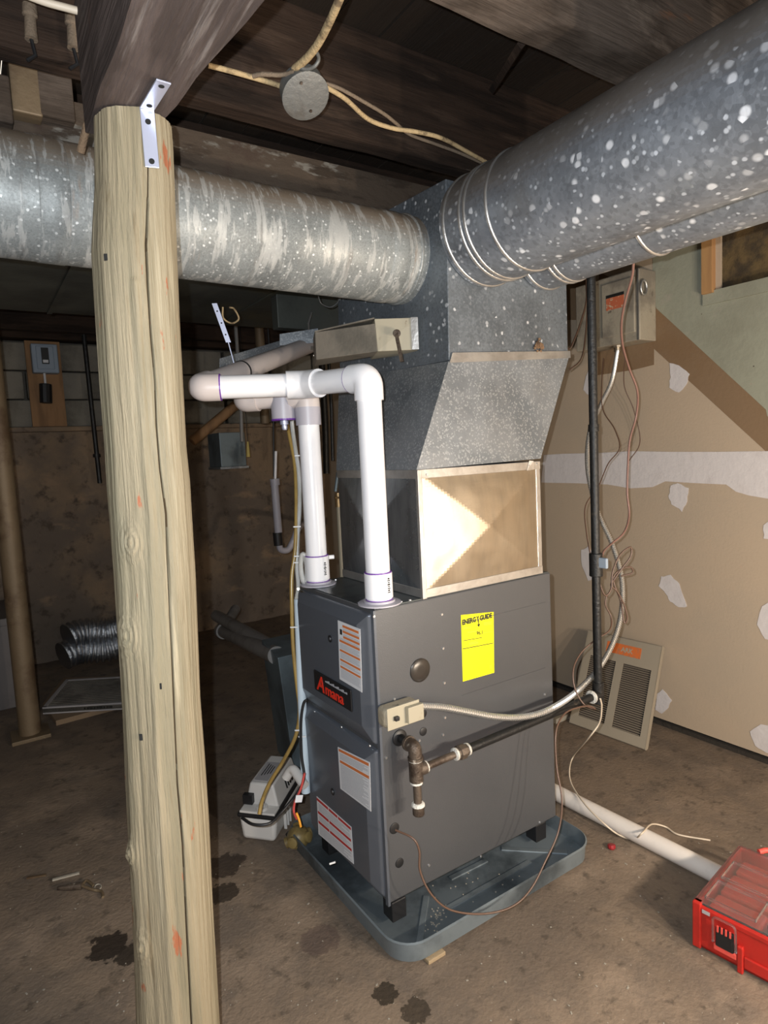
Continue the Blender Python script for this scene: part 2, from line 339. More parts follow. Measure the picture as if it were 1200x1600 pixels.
m_panelbox = M('dirty_beige_switchbox', (0.36, 0.315, 0.24), .6, .1, layers=[('n', (0.22, 0.19, 0.15), 5, .45, .62), ('n', (0.10, 0.075, 0.055), 14, .62, .72)], bump=.2)
m_orangelabel = M('orange_label', (0.62, 0.15, 0.035), .6, layers=[('n', (0.45, 0.16, 0.07), 60, .5, .6)])
m_redlabel = M('worn_red_label', (0.50, 0.13, 0.06), .6, layers=[('n', (0.55, 0.42, 0.28), 70, .55, .62)])
m_grille = M('almond_grille', (0.34, 0.29, 0.22), .55, .1, layers=[('n', (0.33, 0.28, 0.21), 5, .45, .65)])
m_grille_dark = M('grille_shadow_backing', (0.06, 0.045, 0.035), .8)
m_pan = M('drip_pan_metal', (0.20, 0.235, 0.255), .40, .45, layers=[('n', (0.075, 0.09, 0.10), 4, .42, .65), ('n', (0.35, 0.36, 0.35), 90, .70, .74)], rvar=.08)
m_pan_out = M('drip_pan_painted', (0.16, 0.16, 0.14), .5, .5)
m_pumpw = M('pump_white_plastic', (0.62, 0.59, 0.55), .45)
m_red = M('toolbox_red', (0.42, 0.018, 0.012), .42, layers=[('n', (0.34, 0.018, 0.012), 20, .5, .7)], bump=.08)
m_redlight = M('worn_red_plastic', (0.68, 0.08, 0.06), .5)
m_glass = M('clear_polycarbonate', (0.97, 0.93, 0.92), .04, trans=.97, spec=.5)
m_binred = M('bin_red', (0.55, 0.05, 0.03), .4)
m_bingrey = M('bin_contents_grey', (0.10, 0.09, 0.08), .6, bump=1, bscale=40)
m_steelpost = M('rust_brown_steel', (0.16, 0.115, 0.068), .6, .3, layers=[('n', (0.09, 0.055, 0.03), 5, .45, .65), ('n', (0.30, 0.24, 0.15), 20, .66, .75)], bump=.2)
m_greybox = M('grey_sheet_box', (0.13, 0.118, 0.115), .6, .2, layers=[('n', (0.10, 0.09, 0.088), 3, .45, .65)])
m_filter = M('filter_paper', (0.14, 0.125, 0.105), .9, layers=[('n', (0.08, 0.07, 0.06), 6, .45, .65)], bump=.5)
m_white = M('grey_white_card', (0.36, 0.34, 0.34), .7)
m_cardboard = M('cardboard', (0.22, 0.15, 0.09), .85)
m_foil = M('foil_duct', (0.55, 0.57, 0.60), .25, .95, bump=.8, bscale=60)
m_wood = M('backing_plywood', (0.30, 0.165, 0.075), .8, layers=[('n', (0.20, 0.11, 0.05), 5, .45, .65, (3, 3, .4))])
m_elecgrey = M('electrical_grey', (0.26, 0.31, 0.37), .5)
m_brass = M('old_brass', (0.35, 0.24, 0.12), .4, .7)
m_cube = M('tan_plastic_tap', (0.23, 0.165, 0.06), .45, layers=[('n', (0.15, 0.105, 0.04), 20, .45, .65)])
m_redwire = M('red_wire', (0.50, 0.07, 0.06), .4)
m_orwire = M('orange_wire', (0.75, 0.32, 0.03), .4)
m_redcap = M('dark_red_cap', (0.28, 0.015, 0.02), .4)
m_debris = M('pale_debris', (0.30, 0.27, 0.22), .8)
m_newwood = M('fresh_lumber', (0.45, 0.25, 0.10), .7, layers=[('n', (0.36, 0.19, 0.08), 6, .4, .65, (3, 3, .4))])
m_insul = M('brown_insulation', (0.13, 0.085, 0.035), 1.0, layers=[('n', (0.05, 0.035, 0.02), 8, .4, .6)], bump=1, bscale=14)
m_yel = M('yellow_tag', (0.55, 0.42, 0.12), .6)
m_blockwood = M('support_block_wood', (0.30, 0.22, 0.13), .8, bump=.4)
m_web = M('dusty_strand', (0.19, 0.125, 0.075), 1.0, bump=1, bscale=60)

# ================================================================== THE SETTING
XW, YB = 1.83, 3.70
fl = MB()
fl.grid(lambda a, b: V((-3.2 + 5.2 * a, -3.4 + 7.3 * b, 0.0)), 2, 2)
fl.build('floor', m_floor, kind='structure')
# dark strip in the gap under the drywall
MB().box(XW, XW + .12, -3.2, 3.7, -.01, .02).build('trim_1', m_dark_backing, kind='structure')
# --- right wall: drywall with joint compound, old paint and a notch at the top
wr = thing('wall_right', (XW, 0, 0), None, None, kind='structure')
b = MB()
b.box(XW, XW + .012, -3.2, 3.7, .035, 2.0); b.box(XW, XW + .012, .035, 3.7, 2.0, 2.62)
b.build('drywall_sheet', m_drywall, wr)
MB().box(XW + .09, XW + .12, -3.2, 3.7, .0, 2.62).build('backing_board', m_dark_backing, wr)
def on_wall(pts, mat, name, th, lay=0.0):
    q = [P(u, v, 'x', XW) - V((lay, 0, 0)) for u, v in pts]
    return MB().prism(q, (-th, 0, 0)).build(name, mat, wr)
def ragged(pts, amp, k=5):
    out = []
    for (a, b_) in zip(pts, pts[1:] + pts[:1]):
        for j in range(k):
            t = j / k; out.append((a[0] + (b_[0] - a[0]) * t + random.uniform(-amp, amp), a[1] + (b_[1] - a[1]) * t + random.uniform(-amp, amp)))
    return out
# bare strip where an old stringer sat, and old paint above it
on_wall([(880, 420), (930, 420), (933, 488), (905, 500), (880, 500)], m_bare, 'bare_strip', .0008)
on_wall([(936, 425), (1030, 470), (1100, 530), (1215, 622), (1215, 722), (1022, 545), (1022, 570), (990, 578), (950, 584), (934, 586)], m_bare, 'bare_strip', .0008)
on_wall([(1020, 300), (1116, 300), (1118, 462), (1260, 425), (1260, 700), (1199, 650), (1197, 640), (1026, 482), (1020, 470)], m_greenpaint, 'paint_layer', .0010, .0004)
on_wall([(850, 711), (880, 709), (930, 708), (985, 705), (1050, 706), (1120, 706), (1260, 704), (1260, 783), (1200, 779), (1170, 774), (1150, 768), (1135, 757), (1090, 755), (1040, 752), (1020, 761), (985, 763), (950, 757), (900, 755), (846, 754)], m_mud, 'joint_tape', .0016, .0006)
for c in ([(1047, 568), (1062, 571), (1078, 584), (1073, 600), (1062, 614), (1046, 606), (1048, 590)], [(920, 577), (932, 576), (932, 608), (918, 617), (911, 608)],
          [(1048, 758), (1060, 755), (1077, 763), (1074, 782), (1066, 799), (1050, 788), (1045, 775)], [(908, 860), (920, 853), (930, 870), (926, 905), (920, 908), (910, 885)],
          [(1033, 901), (1048, 899), (1062, 912), (1074, 948), (1060, 948), (1048, 940), (1040, 927), (1030, 916)], [(1193, 820), (1215, 806), (1215, 845), (1194, 842)],
          [(1190, 947), (1215, 935), (1215, 1003), (1196, 998), (1183, 975)], [(1026, 1086), (1036, 1077), (1050, 1094), (1044, 1106), (1034, 1115), (1024, 1108)], [(1172, 1142), (1190, 1132), (1215, 1134), (1215, 1178), (1198, 1176), (1180, 1166)]):
    on_wall(ragged(c, 1.0, 3), m_mud, 'compound_patch', .0015, .0006)
# ledge trim and notch
nb = P(1100, 458, 'x', XW)
MB().box(XW - .012, XW, -1.2, nb.y, nb.z - .055, nb.z + .0).build('ledge_strip', m_greenpaint, wr)
MB().box(XW - .03, XW + .02, nb.y - .05, nb.y - .005, nb.z - .01, 2.62).build('stud', m_newwood, wr)
MB().box(XW + .02, XW + .08, -1.2, nb.y, 2.27, 2.36).build('header', m_newwood, wr)
MB().box(XW + .03, XW + .085, -1.2, nb.y, 1.98, 2.27).build('insulation', m_insul, wr)
# --- back wall: lower parged stone, ledge, block above
wb = thing('wall_back', (0, YB, 0), None, None, kind='structure')
def pl(a, b_):
    x = -3.1 + 5.0 * a; z = -.02 + 1.70 * b_
    d = .05 * NZ.noise(V((x * 2.2, z * 2.6, 3))) + .025 * NZ.noise(V((x * 7, z * 7, 1))) + .010 * NZ.noise(V((x * 19, z * 19, 5)))
    return V((x, YB - .03 - d, z))
MB().grid(pl, 150, 60).build('parged_stone', m_plaster, wb, smooth=60)
MB().box(-3.1, XW, YB - .10, YB + .06, 1.665, 1.70).build('ledge', m_plaster, wb, bevel=.008)
MB().box(-3.1, XW, YB + .045, YB + .1, -.02, 2.62).build('mortar_bed', m_mortar, wb)
first = MB().box(-.195, .195, -.04, .05, 0, .19).build('block', m_block, wb, bevel=.008)
k = 0
for r in range(3):
    for c in range(13):
        o = first if k == 0 else copy_part(first, wb)
        o.location = (-2.95 + .41 * c + (.2 if r % 2 else 0) - 0, YB + random.uniform(-.008, .008), 1.70 + r * .20); k += 1
MB().box(-3.1, XW, YB - .10, YB + .04, 2.31, 2.45).build('sill_timber', m_joist, wb, bevel=.006)
# --- left wall closing the room out of frame, and a short return wall
MB().box(-3.2, -3.1, -3.4, YB, 0, 2.62).build('wall_left', m_plaster, kind='structure')
# --- ceiling: subfloor boards carried by joists
ce = thing('ceiling', (0, 0, 2.60), None, None, kind='structure')
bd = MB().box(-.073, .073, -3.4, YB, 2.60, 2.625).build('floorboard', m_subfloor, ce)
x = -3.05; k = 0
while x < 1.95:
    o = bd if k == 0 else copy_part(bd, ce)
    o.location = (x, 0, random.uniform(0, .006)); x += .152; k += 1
def rough_plank(x0, x1, y0, y1, z0, z1, mat, name, amp=.006, n=60, seed=0):
    b_ = MB(); vs = []
    for i in range(n + 1):
        x_ = x0 + (x1 - x0) * i / n
        def w_(a): return amp * NZ.noise(V((x_ * 6, a * 3.1 + seed, seed * 1.3)))
        vs += [(x_, y0 + w_(1), z0 + w_(2)), (x_, y1 + w_(3), z0 + w_(4)), (x_, y1, z1), (x_, y0, z1)]
    fs = [(i * 4 + j, i * 4 + (j + 1) % 4, (i + 1) * 4 + (j + 1) % 4, (i + 1) * 4 + j) for i in range(n) for j in range(4)]
    fs = [f[::-1] for f in fs] + [(0, 1, 2, 3), (n * 4 + 3, n * 4 + 2, n * 4 + 1, n * 4)]
    b_.add(vs, fs); return b_.build(name, mat, ce)
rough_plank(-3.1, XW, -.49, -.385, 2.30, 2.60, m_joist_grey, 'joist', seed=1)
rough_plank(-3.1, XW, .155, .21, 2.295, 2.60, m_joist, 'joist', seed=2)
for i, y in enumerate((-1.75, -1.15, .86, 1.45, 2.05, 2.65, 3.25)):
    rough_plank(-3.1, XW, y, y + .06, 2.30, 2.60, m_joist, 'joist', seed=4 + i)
rough_plank(-3.1, 1.2, .42, .46, 2.215, 2.35, m_peel, 'nailer_board', .012, 80, 20)
rough_plank(-3.1, 1.2, .46, .60, 2.19, 2.23, m_joist_grey, 'nailer_board', .010, 80, 23)
# blocking between joists left of the beam
for (u0, u1, v0, v1) in ((20, 60, 103, 172), (62, 112, 120, 178), (-60, 14, 118, 176)):
    a = P(u0, v1, 'y', .36); c = P(u1, v0, 'y', .36)
    MB().box(a.x, c.x, .36, .41, a.z, c.z).build('blocking', m_steelpost if u0 == 20 else m_joist_grey, ce, bevel=.004)
a = P(770, 140, 'y', 0.0); c = P(815, 68, 'y', -.3)
MB().tube([a, c], .012, 4).build('bridging', m_joist, ce)

# ================================================================== BEAM AND POST
bm_ = MB()
ys = [-.045, -.25, -.6, -1.4, -3.2]
for i in range(len(ys) - 1):
    pass
def bx_at(y):
    t = min(max(-.05 - y, 0), .62)
    a0, a1, c0, c1 = P(150, 160, 'z', 2.06), P(206, 0, 'z', 2.06), P(262, 178, 'z', 2.06), P(412, 0, 'z', 2.06)
    f = lambda a, c: a.x + (c.x - a.x) * ((-.05 - t) - a.y) / (c.y - a.y)
    return (f(a0, a1), f(c0, c1))
N_ = 40; vs = []
for i in range(N_ + 1):
    y = -.045 - 3.1 * (i / N_) ** 1.5; l, r = bx_at(y)
    g = lambda s_: .006 * NZ.noise(V((y * 7, s_, 0)))
    vs += [(l + g(1), y, 2.060 + g(2)), (r + g(3), y, 2.060 + g(4)), (r, y, 2.295), (l, y, 2.295)]
b = MB().add(vs, [(i * 4 + j, (i + 1) * 4 + j, (i + 1) * 4 + (j + 1) % 4, i * 4 + (j + 1) % 4) for i in range(N_) for j in range(4)][::1] + [(0, 1, 2, 3)])
b.f = [f[::-1] for f in b.f]
b.build('timber_beam', m_beam, label='dark rough timber beam resting on top of the peeled log post', cat='beam')

rows = [(160, 148, 262), (180, 148, 268), (230, 149, 272), (300, 150, 275), (350, 147, 277), (400, 145, 279), (500, 151, 283), (600, 157, 288), (700, 165, 293), (760, 168, 299), (800, 171, 301), (900, 178, 307),
        (1000, 184, 311), (1100, 190, 315), (1200, 194, 323), (1300, 199, 330), (1400, 205, 335), (1500, 210, 341), (1600, 213, 347), (1750, 220, 357), (1900, 228, 367)]
H_ = 1.35; prof = []
for v, l, r in rows:
    a, c = ray(l, v), ray(r, v); m_ = ray((l + r) / 2, v)
    s2 = lambda q: math.atan2(q.x, q.y)
    half = abs(s2(a) - s2(c)) / 2; dr = V((m_.x, m_.y, 0)); k = H_ / dr.length
    q = CAM + m_ * k; prof.append((q.z, q.x, q.y, H_ * sin(half)))
def post_at(z):
    for p0, p1 in zip(prof, prof[1:]):
        if p0[0] >= z >= p1[0]:
            t = (p0[0] - z) / (p0[0] - p1[0]); return [p0[i] + (p1[i] - p0[i]) * t for i in (1, 2, 3)]
    return list(prof[0][1:]) if z > prof[0][0] else list(prof[-1][1:])
crack_px = [(160, 236), (250, 234), (340, 233), (400, 230), (470, 233), (533, 237), (600, 243), (667, 245), (733, 250), (800, 259), (900, 263), (1000, 267), (1100, 270), (1200, 274), (1290, 282), (1400, 287), (1500, 292), (1600, 297), (1900, 312)]
def interp(tab, x):
    for a, c in zip(tab, tab[1:]):
        if a[0] <= x <= c[0]: return a[1] + (c[1] - a[1]) * (x - a[0]) / (c[0] - a[0])
    return tab[0][1] if x < tab[0][0] else tab[-1][1]
ztab = sorted((p[0], r[0]) for p, r in zip(prof, rows))   # z -> image row
knots = [(206, 838, .020), (200, 975, .024), (222, 1437, .018), (206, 1300, .016), (185, 1310, .012)]
NA, NZ_ = 260, 330
Z0, Z1 = 0.0, 2.056
kn = []
for ku, kv, kr in knots:
    z = P(ku, kv, 'y', -.16).z
    zz = None
    tabv = sorted((r[0], p[0]) for p, r in zip(prof, rows)); zz = interp(tabv, kv)
    l = interp([(r[0], r[1]) for r in rows], kv); rr = interp([(r[0], r[2]) for r in rows], kv)
    kn.append((zz, math.asin(max(-.97, min(.97, (2 * (ku - l) / (rr - l)) - 1))), kr))
def post_v(a, b_):
    z = Z0 + (Z1 - Z0) * b_; cx, cy, r = post_at(z)
    fd = V((CAM.x - cx, CAM.y - cy, 0)).normalized(); rt = V((-fd.y, fd.x, 0))
    vrow = interp(ztab, z); l = interp([(r_[0], r_[1]) for r_ in rows], vrow); rr = interp([(r_[0], r_[2]) for r_ in rows], vrow)
    cth = math.asin(max(-.95, min(.95, 2 * (interp([(p, q) for p, q in crack_px], vrow) - l) / (rr - l) - 1)))
    sA = 2 * a - 1; th = cth + pi * (.35 * sA + .65 * sA * abs(sA) ** 1.0)   # vertices crowd together at the crack
    d = abs(th - cth) * r
    wv = .0021 * (.55 + .45 * NZ.noise(V((z * 3, 0, 2)))) * (1 if z < 1.9 else .6)
    dr = -.020 * math.exp(-(d / wv) ** 2)
    dr += .0045 * NZ.noise(V((cos(th) * 2.2, sin(th) * 2.2, z * .8))) +   .0014 * NZ.noise(V((cos(th) * 9, sin(th) * 9, z * 1.3))) + .0007 * NZ.noise(V((cos(th) * 26, sin(th) * 26, z * 3)))
    # long raised sliver left of the crack
    rg = th - (cth - .34 - .10 * sin(z * 2.1)); dr += .0045 * math.exp(-(rg / .10) ** 2) * (1 if z < 1.75 else .4)
    for kz, kt, kr in kn:
        dd = sqrt(((th - kt) * r) ** 2 + ((z - kz) * .55) ** 2)
        dr += .007 * math.exp(-(dd / kr) ** 2) * (1 + .35 * sin(dd * 700))
    R_ = r * .985 + dr
    return V((cx, cy, z)) + (fd * cos(th) + rt * sin(th)) * R_
post = thing('log_post', (-.62, -.13, 0), 'peeled log post with a long crack standing on the floor under the timber beam', 'post')
pb = MB(); n0 = NA
vs = [post_v(i / NA, j / NZ_) for j in range(NZ_ + 1) for i in range(NA)]
fs = [(j * NA + i, j * NA + (i + 1) % NA, (j + 1) * NA + (i + 1) % NA, (j + 1) * NA + i) for j in range(NZ_) for i in range(NA)]
fs += [tuple(NZ_ * NA + i for i in range(NA))]
pb.add(vs, fs)
for j in range(NZ_):
    w_ = .8 + .6 * NZ.noise(V((j * .05, 3, 1)))
    for i in range(NA):
        sA = 2 * (i + .5) / NA - 1
        if abs(pi * (.35 * sA + .65 * sA * abs(sA))) * .095 < .0020 * w_: pb.m[j * NA + i] = 1
pb.build('log', [m_post, m_crack], post, smooth=70)
def post_pt(u, v, out=0.0):
    tabv = sorted((r[0], p[0]) for p, r in zip(prof, rows)); z = interp(tabv, v)
    for _ in range(3):
        cx, cy, r = post_at(z)
        dr = ray(u, v); o = CAM; A = dr.x ** 2 + dr.y ** 2; B = 2 * ((o.x - cx) * dr.x + (o.y - cy) * dr.y); C = (o.x - cx) ** 2 + (o.y - cy) ** 2 - (r + out) ** 2
        t = (-B - sqrt(max(0, B * B - 4 * A * C))) / (2 * A); q = o + dr * t; z = q.z
    return q
ks = MB()
for ku, kv, kr in knots[:4]:
    q = post_pt(ku, kv, .006); n_ = (V((CAM.x - q.x, CAM.y - q.y, 0))).normalized()
for ku, kv in ((238, 1025), (250, 1072), (220, 1152), (165, 402)):
    q = post_pt(ku, kv, .0)
    MB().obox(q, (.0025, -.0015, 0), (0, .002, 0), (0, 0, .006)).build('dark_pit', m_hole, post)

# L bracket nailed to post and beam
br = thing('corner_bracket', (-.55, -.2, 2.0), 'zinc L-shaped bracket screwed to the post top and beam underside', 'bracket')
top = P(229, 163, 'z', 2.056); low = post_pt(238, 262, .004)
cn = post_pt(229, 163, .004); cn.z = 2.056
fwd = V((CAM.x - cn.x, CAM.y - cn.y, 0)).normalized()
tip = P(256, 127, 'z', 2.054)
side = V((-fwd.y, fwd.x, 0)) * .0125
d1 = (low - cn)
MB().obox((cn + low) / 2, side, fwd * .0015, d1 / 2).build('lower_leg', m_bracket, br, bevel=.0008)
d2 = tip - V((cn.x, cn.y, 2.054)); sd = d2.cross(V((0, 0, 1))).normalized() * .0125
MB().obox(V((cn.x, cn.y, 2.054)) + d2 / 2, sd, (0, 0, .0015), d2 / 2).build('upper_leg', m_bracket, br, bevel=.0008)
for t in (.18, .48, .93):
    if t == .18: continue
for t, L_, o0, nn in ((.24, d1, cn, fwd), (.90, d1, cn, fwd), (.15, d2, V((cn.x, cn.y, 2.054)), V((0, 0, -1))), (.86, d2, V((cn.x, cn.y, 2.054)), V((0, 0, -1)))):
    q = o0 + L_ * t + nn * .0016
    MB().lathe(q, nn, [(.0052, 0), (.0052, .0006)], 12).build('screw_hole', m_hole, br)

# ================================================================== FURNACE
FD, FW, FH, FB = .705, .464, .976, .10
fu = thing('furnace', (.35, .23, FB), 'grey gas furnace cabinet with two front doors standing in the drip pan', 'furnace')
MB().box(0, FD, 0, FW, FB + .012, FH).build('cabinet', m_furn, fu, bevel=.004)
MB().box(.004, FD - .004, .004, FW - .004, FH, FH + .003).build('top_panel', m_furn_top, fu)
MB().box(.02, FD - .02, .02, FW - .02, FB - .002, FB + .012).build('base_rail', m_black, fu)
MB().box(-.004, .004, -.0015, .012, FB + .005, FH - .002).build('corner_flange', m_furn_door, fu)
ft = MB().box(-.025, .025, -.025, .025, 0, .062)
f0 = ft.build('foot', m_black, fu, bevel=.003)
for i, (x, y) in enumerate(((.04, .035), (FD - .06, .04), (.04, FW - .04), (FD - .06, FW - .04))):
    o = f0 if i == 0 else copy_part(f0, fu); o.location = V((x, y, .038))
def door(z0, z1, name, bot=.03):
    e = .010; y0, y1 = .012, FW - .006; c = .040; d = .028
    b_ = MB()
    o_ = [(0, y0, z0), (0, y1, z0), (0, y1, z1), (0, y0, z1)]
    m1 = [(-.010, y0 + .002, z0 + .002), (-.010, y1 - .002, z0 + .002), (-.010, y1 - .002, z1 - .002), (-.010, y0 + .002, z1 - .002)]
    i_ = [(-d, y0 + c, z0 + bot), (-d, y1 - .028, z0 + bot), (-d, y1 - .028, z1 - .035), (-d, y0 + c, z1 - .035)]
    vs = o_ + m1 + i_
    fs = []
    for a in (0, 4):
        for j in range(4): fs.append((a + j, a + 4 + j, a + 4 + (j + 1) % 4, a + (j + 1) % 4))
    fs.append((8, 11, 10, 9))
    b_.add(vs, fs); return b_.build(name, m_furn_door, fu, bevel=.007, seg=3)
ud = door(.585, FH - .012, 'upper_door', .05)
ld = door(.125, .570, 'lower_door', .03)
XF = -.0285
def sticker(px, name, parent, bars, barmat, plane, fine=True, mat=m_label):
    """flat printed label. px: 4 corners TL,TR,BR,BL; plane ('x',XF) or ('y',Y)"""
    q = [P(u, v, *plane) for u, v in px]
    TL, TR, BR, BL = q
    ax = 'xyz'.index(plane[0]); n_ = V((0, 0, 0)); n_[ax] = -1
    lb = MB().prism([TL, TR, BR, BL], n_ * .0008).build(name, mat, parent)
    def uv(s, t): return TL * (1 - s) * (1 - t) + TR * s * (1 - t) + BR * s * t + BL * (1 - s) * t + n_ * .0008
    def rect(b_, s0, s1, t0, t1, th=.0003): b_.prism([uv(s0, t0), uv(s1, t0), uv(s1, t1), uv(s0, t1)], n_ * th)
    b_ = MB()
    for s0, s1, t0, t1 in bars: rect(b_, s0, s1, t0, t1)
    b_.build('printed_bar', barmat, lb if parent is fu else parent)
    return lb, rect
def fineprint(lb, rect, areas, mat, parent):
    b_ = MB()
    for s0, s1, t0, t1, st in areas:
        t = t0
        while t < t1:
            s = s0
            e_ = s1 - random.uniform(0, .25) * (s1 - s0) * (random.random() < .4)
            rect(b_, s0, e_, t, t + st * .45); t += st
    b_.build('fine_print', mat, parent)
L1, r1 = sticker([(528, 969), (563, 983), (566, 1082), (531, 1061)], 'warning_label', fu, [(.22, .93, .045, .085), (.22, .95, .135, .172), (.24, .96, .225, .262), (.06, .96, .31, .348), (.06, .96, .47, .505), (.06, .96, .63, .665), (.06, .96, .75, .785)], m_orange, ('x', XF))
L1['label'] = 'white sticker with seven orange bars on the upper door'
fineprint(L1, r1, [(.24, .94, .10, .125, .012), (.24, .94, .19, .215, .012), (.08, .94, .275, .30, .012), (.08, .94, .365, .455, .014), (.08, .94, .52, .61, .014), (.08, .94, .68, .735, .014), (.08, .94, .80, .95, .014)], m_fine, L1)
bb = MB(); r1(bb, .09, .19, .13, .22); bb.build('hazard_symbol', m_ink, L1)
L2, r2 = sticker([(528, 1167), (578, 1191), (580, 1268), (532, 1232)], 'instruction_label', fu, [(.03, .97, .03, .09), (.05, .97, .29, .35)], m_orange, ('x', XF))
L2['label'] = 'white sticker with two orange bars on the lower door'
fineprint(L2, r2, [(.06, .94, .12, .27, .026), (.06, .94, .38, .95, .028)], m_fine, L2)
L3, r3 = sticker([(495, 1244), (549, 1292), (553, 1350), (498, 1303)], 'danger_label', fu, [(.0, .35, .03, .10), (.37, .62, .03, .10), (.64, .99, .03, .10), (.02, .35, .36, .43), (.37, .97, .36, .43), (.02, .35, .62, .69), (.37, .97, .62, .69)], m_redprint, ('x', XF))
L3['label'] = 'white sticker with red bars low on the lower door'
fineprint(L3, r3, [(.05, .95, .14, .33, .035), (.05, .95, .47, .59, .035), (.05, .95, .73, .95, .035)], m_fine, L3)
# badge
q = [P(u, v, 'x', XF - .004) for u, v in ((491, 1049), (549, 1076), (549, 1107), (492, 1082))]
yl = (q[0].y + q[3].y) / 2; yr = (q[1].y + q[2].y) / 2; zt = (q[0].z + q[1].z) / 2; zb = (q[2].z + q[3].z) / 2
bg = MB().box(XF - .006, XF, yr, yl, zb, zt).build('name_badge', m_black, fu, bevel=.003, label='black badge with red lettering')
hh = zt - zb; ww = yl - yr
text('A', hh * 1.02, (XF - .0065, yl - ww * .09, zb + hh * .14), (0, -1, 0), (0, 0, 1), m_redlogo, bg, sx=1.05, bold=.0011, shear=.2)
text('mana', hh * .72, (XF - .0065, yl - ww * .325, zb + hh * .14), (0, -1, 0), (0, 0, 1), m_redlogo, bg, sx=1.12, bold=.0006)
b = MB()
for k in range(14):
    y = yl - ww * (.34 + .042 * k); b.box(XF - .0068, XF - .006, y - ww * .028, y, zb + hh * .72, zb + hh * (.78 + .03 * (k % 3)))
b.build('small_print', m_fine, bg)
# door latches / knobs, screws
def disc(u, v, plane, r, h, mat, name, parent, n=20, label=None, prof_=None):
    q = P(u, v, *plane); n_ = V((0, 0, 0)); n_['xyz'.index(plane[0])] = -1
    return MB().lathe(q, n_, prof_ or [(r, 0), (r, h * .7), (r * .85, h)], n).build(name, mat, parent, smooth=40, label=label)
for u, v in ((516, 998), (520, 1237)):
    k_ = disc(u, v, ('x', XF), .011, .003, m_black, 'door_knob', fu)
    disc(u, v, ('x', XF - .003), .005, .003, m_furn, 'knob_centre', k_, 10)
for u, v in ((492, 1112), (534, 1136), (578, 1165)): disc(u, v, ('x', -.010), .0045, .003, m_screw, 'screw', fu, 8)
s0 = None
for u, v in ((584, 963), (465, 920), (690, 960), (692, 1013), (694, 1067), (695, 1121), (692, 1148), (655, 1157), (603, 1184), (616, 1092), (638, 1124), (670, 1352), (751, 1338), (843, 1285), (851, 1085)):
    disc(u, v, ('y', 0), .0042, .003, m_screw, 'screw', fu, 8)
# screws round the top edge
for x, y in ((.10, .012), (.13, .010), (.62, .012), (.30, .45), (.12, .43)):
    MB().lathe((x, y, FH + .002), (0, 0, 1), [(.005, 0), (.004, .004)], 8).build('screw', m_screw, fu)
disc(656, 1047, ('y', 0), .034, .006, m_bronze, 'knockout_cap', fu, 32, label='dark bronze round cap', prof_=[(.035, 0), (.035, .003), (.030, .007), (.012, .008)])
for u, v, r in ((661, 1115, .0125), (661, 1143, .0125), (616, 1294, .016), (624, 1348, .014)):
    k_ = disc(u, v, ('y', 0), r, .003, m_black, 'grommet', fu, 20)
# embossed lines on side
for v0, v1 in ((986, 930), (1094, 1037)):
    a = P(722, v0, 'y', 0); c = P(852, v1, 'y', 0); z = (a.z + c.z) / 2
    MB().box(a.x, c.x, -.0012, 0, z - .001, z + .001).build('embossed_line', m_furn, fu)
# yellow sticker
Ys = -.0008
L4, r4 = sticker([(720, 961), (771, 956), (772, 1051), (723, 1065)], 'energy_label', fu, [(.04, .62, .382, .391), (.02, .98, .503, .514)], m_ink, ('y', 0.0), mat=m_yellow)
L4['label'] = 'bright yellow energy label on the side panel'
q = [P(u, v, 'y', 0) for u, v in ((720, 961), (771, 956), (772, 1051), (723, 1065))]
xl, xr, ztp, zbt = (q[0].x + q[3].x) / 2, (q[1].x + q[2].x) / 2, (q[0].z + q[1].z) / 2, (q[2].z + q[3].z) / 2; lw = xr - xl; lh = ztp - zbt
def fit_text(txt, x0_, w_, z_, h_, par, mat=None, bold=.0008):
    o = text(txt, 1.0, (0, 0, 0), (1, 0, 0), (0, 0, 1), mat or m_ink, par, bold=.055, ext=0)
    base = wloc(par); xs = [v.co.x + base.x for v in o.data.vertices]; zs = [v.co.z + base.z for v in o.data.vertices]
    a_, c_, z0_, z1_ = min(xs), max(xs), min(zs), max(zs)
    for v in o.data.vertices:
        v.co = V((x0_ + (v.co.x + base.x - a_) / (c_ - a_) * w_, -.0013, z_ + (v.co.z + base.z - z0_) / (z1_ - z0_) * h_)) - base
    return o
fit_text('ENERG', xl + lw * .035, lw * .42, ztp - lh * .125, lh * .085, L4)
fit_text('Y', xl + lw * .47, lw * .09, ztp - lh * .125, lh * .085, L4)
fit_text('GUIDE', xl + lw * .575, lw * .39, ztp - lh * .125, lh * .085, L4)
text('96.1', lw * .13, (xl + lw * .46, -.0012, ztp - lh * .335), (1, 0, 0), (0, 0, 1), m_ink, L4, sx=.9, bold=.0003, ext=.0002)
b = MB(); cx = xl + lw * .535
b.box(cx - .0015, cx + .0015, -.0012, -.0008, ztp - lh * .19, ztp - lh * .10)
b.prism([(cx - lw * .05, -.0008, ztp - lh * .17), (cx + lw * .05, -.0008, ztp - lh * .17), (cx, -.0008, ztp - lh * .215)], (0, -.0004, 0)); b.build('arrow_mark', m_ink, L4)
fineprint(L4, r4, [(.05, .28, .19, .22, .012), (.68, .95, .15, .20, .014), (.18, .52, .265, .28, .012), (.66, .95, .315, .325, .012), (.22, .5, .43, .47, .014), (.86, .92, .86, .92, .012)], m_finey, L4)

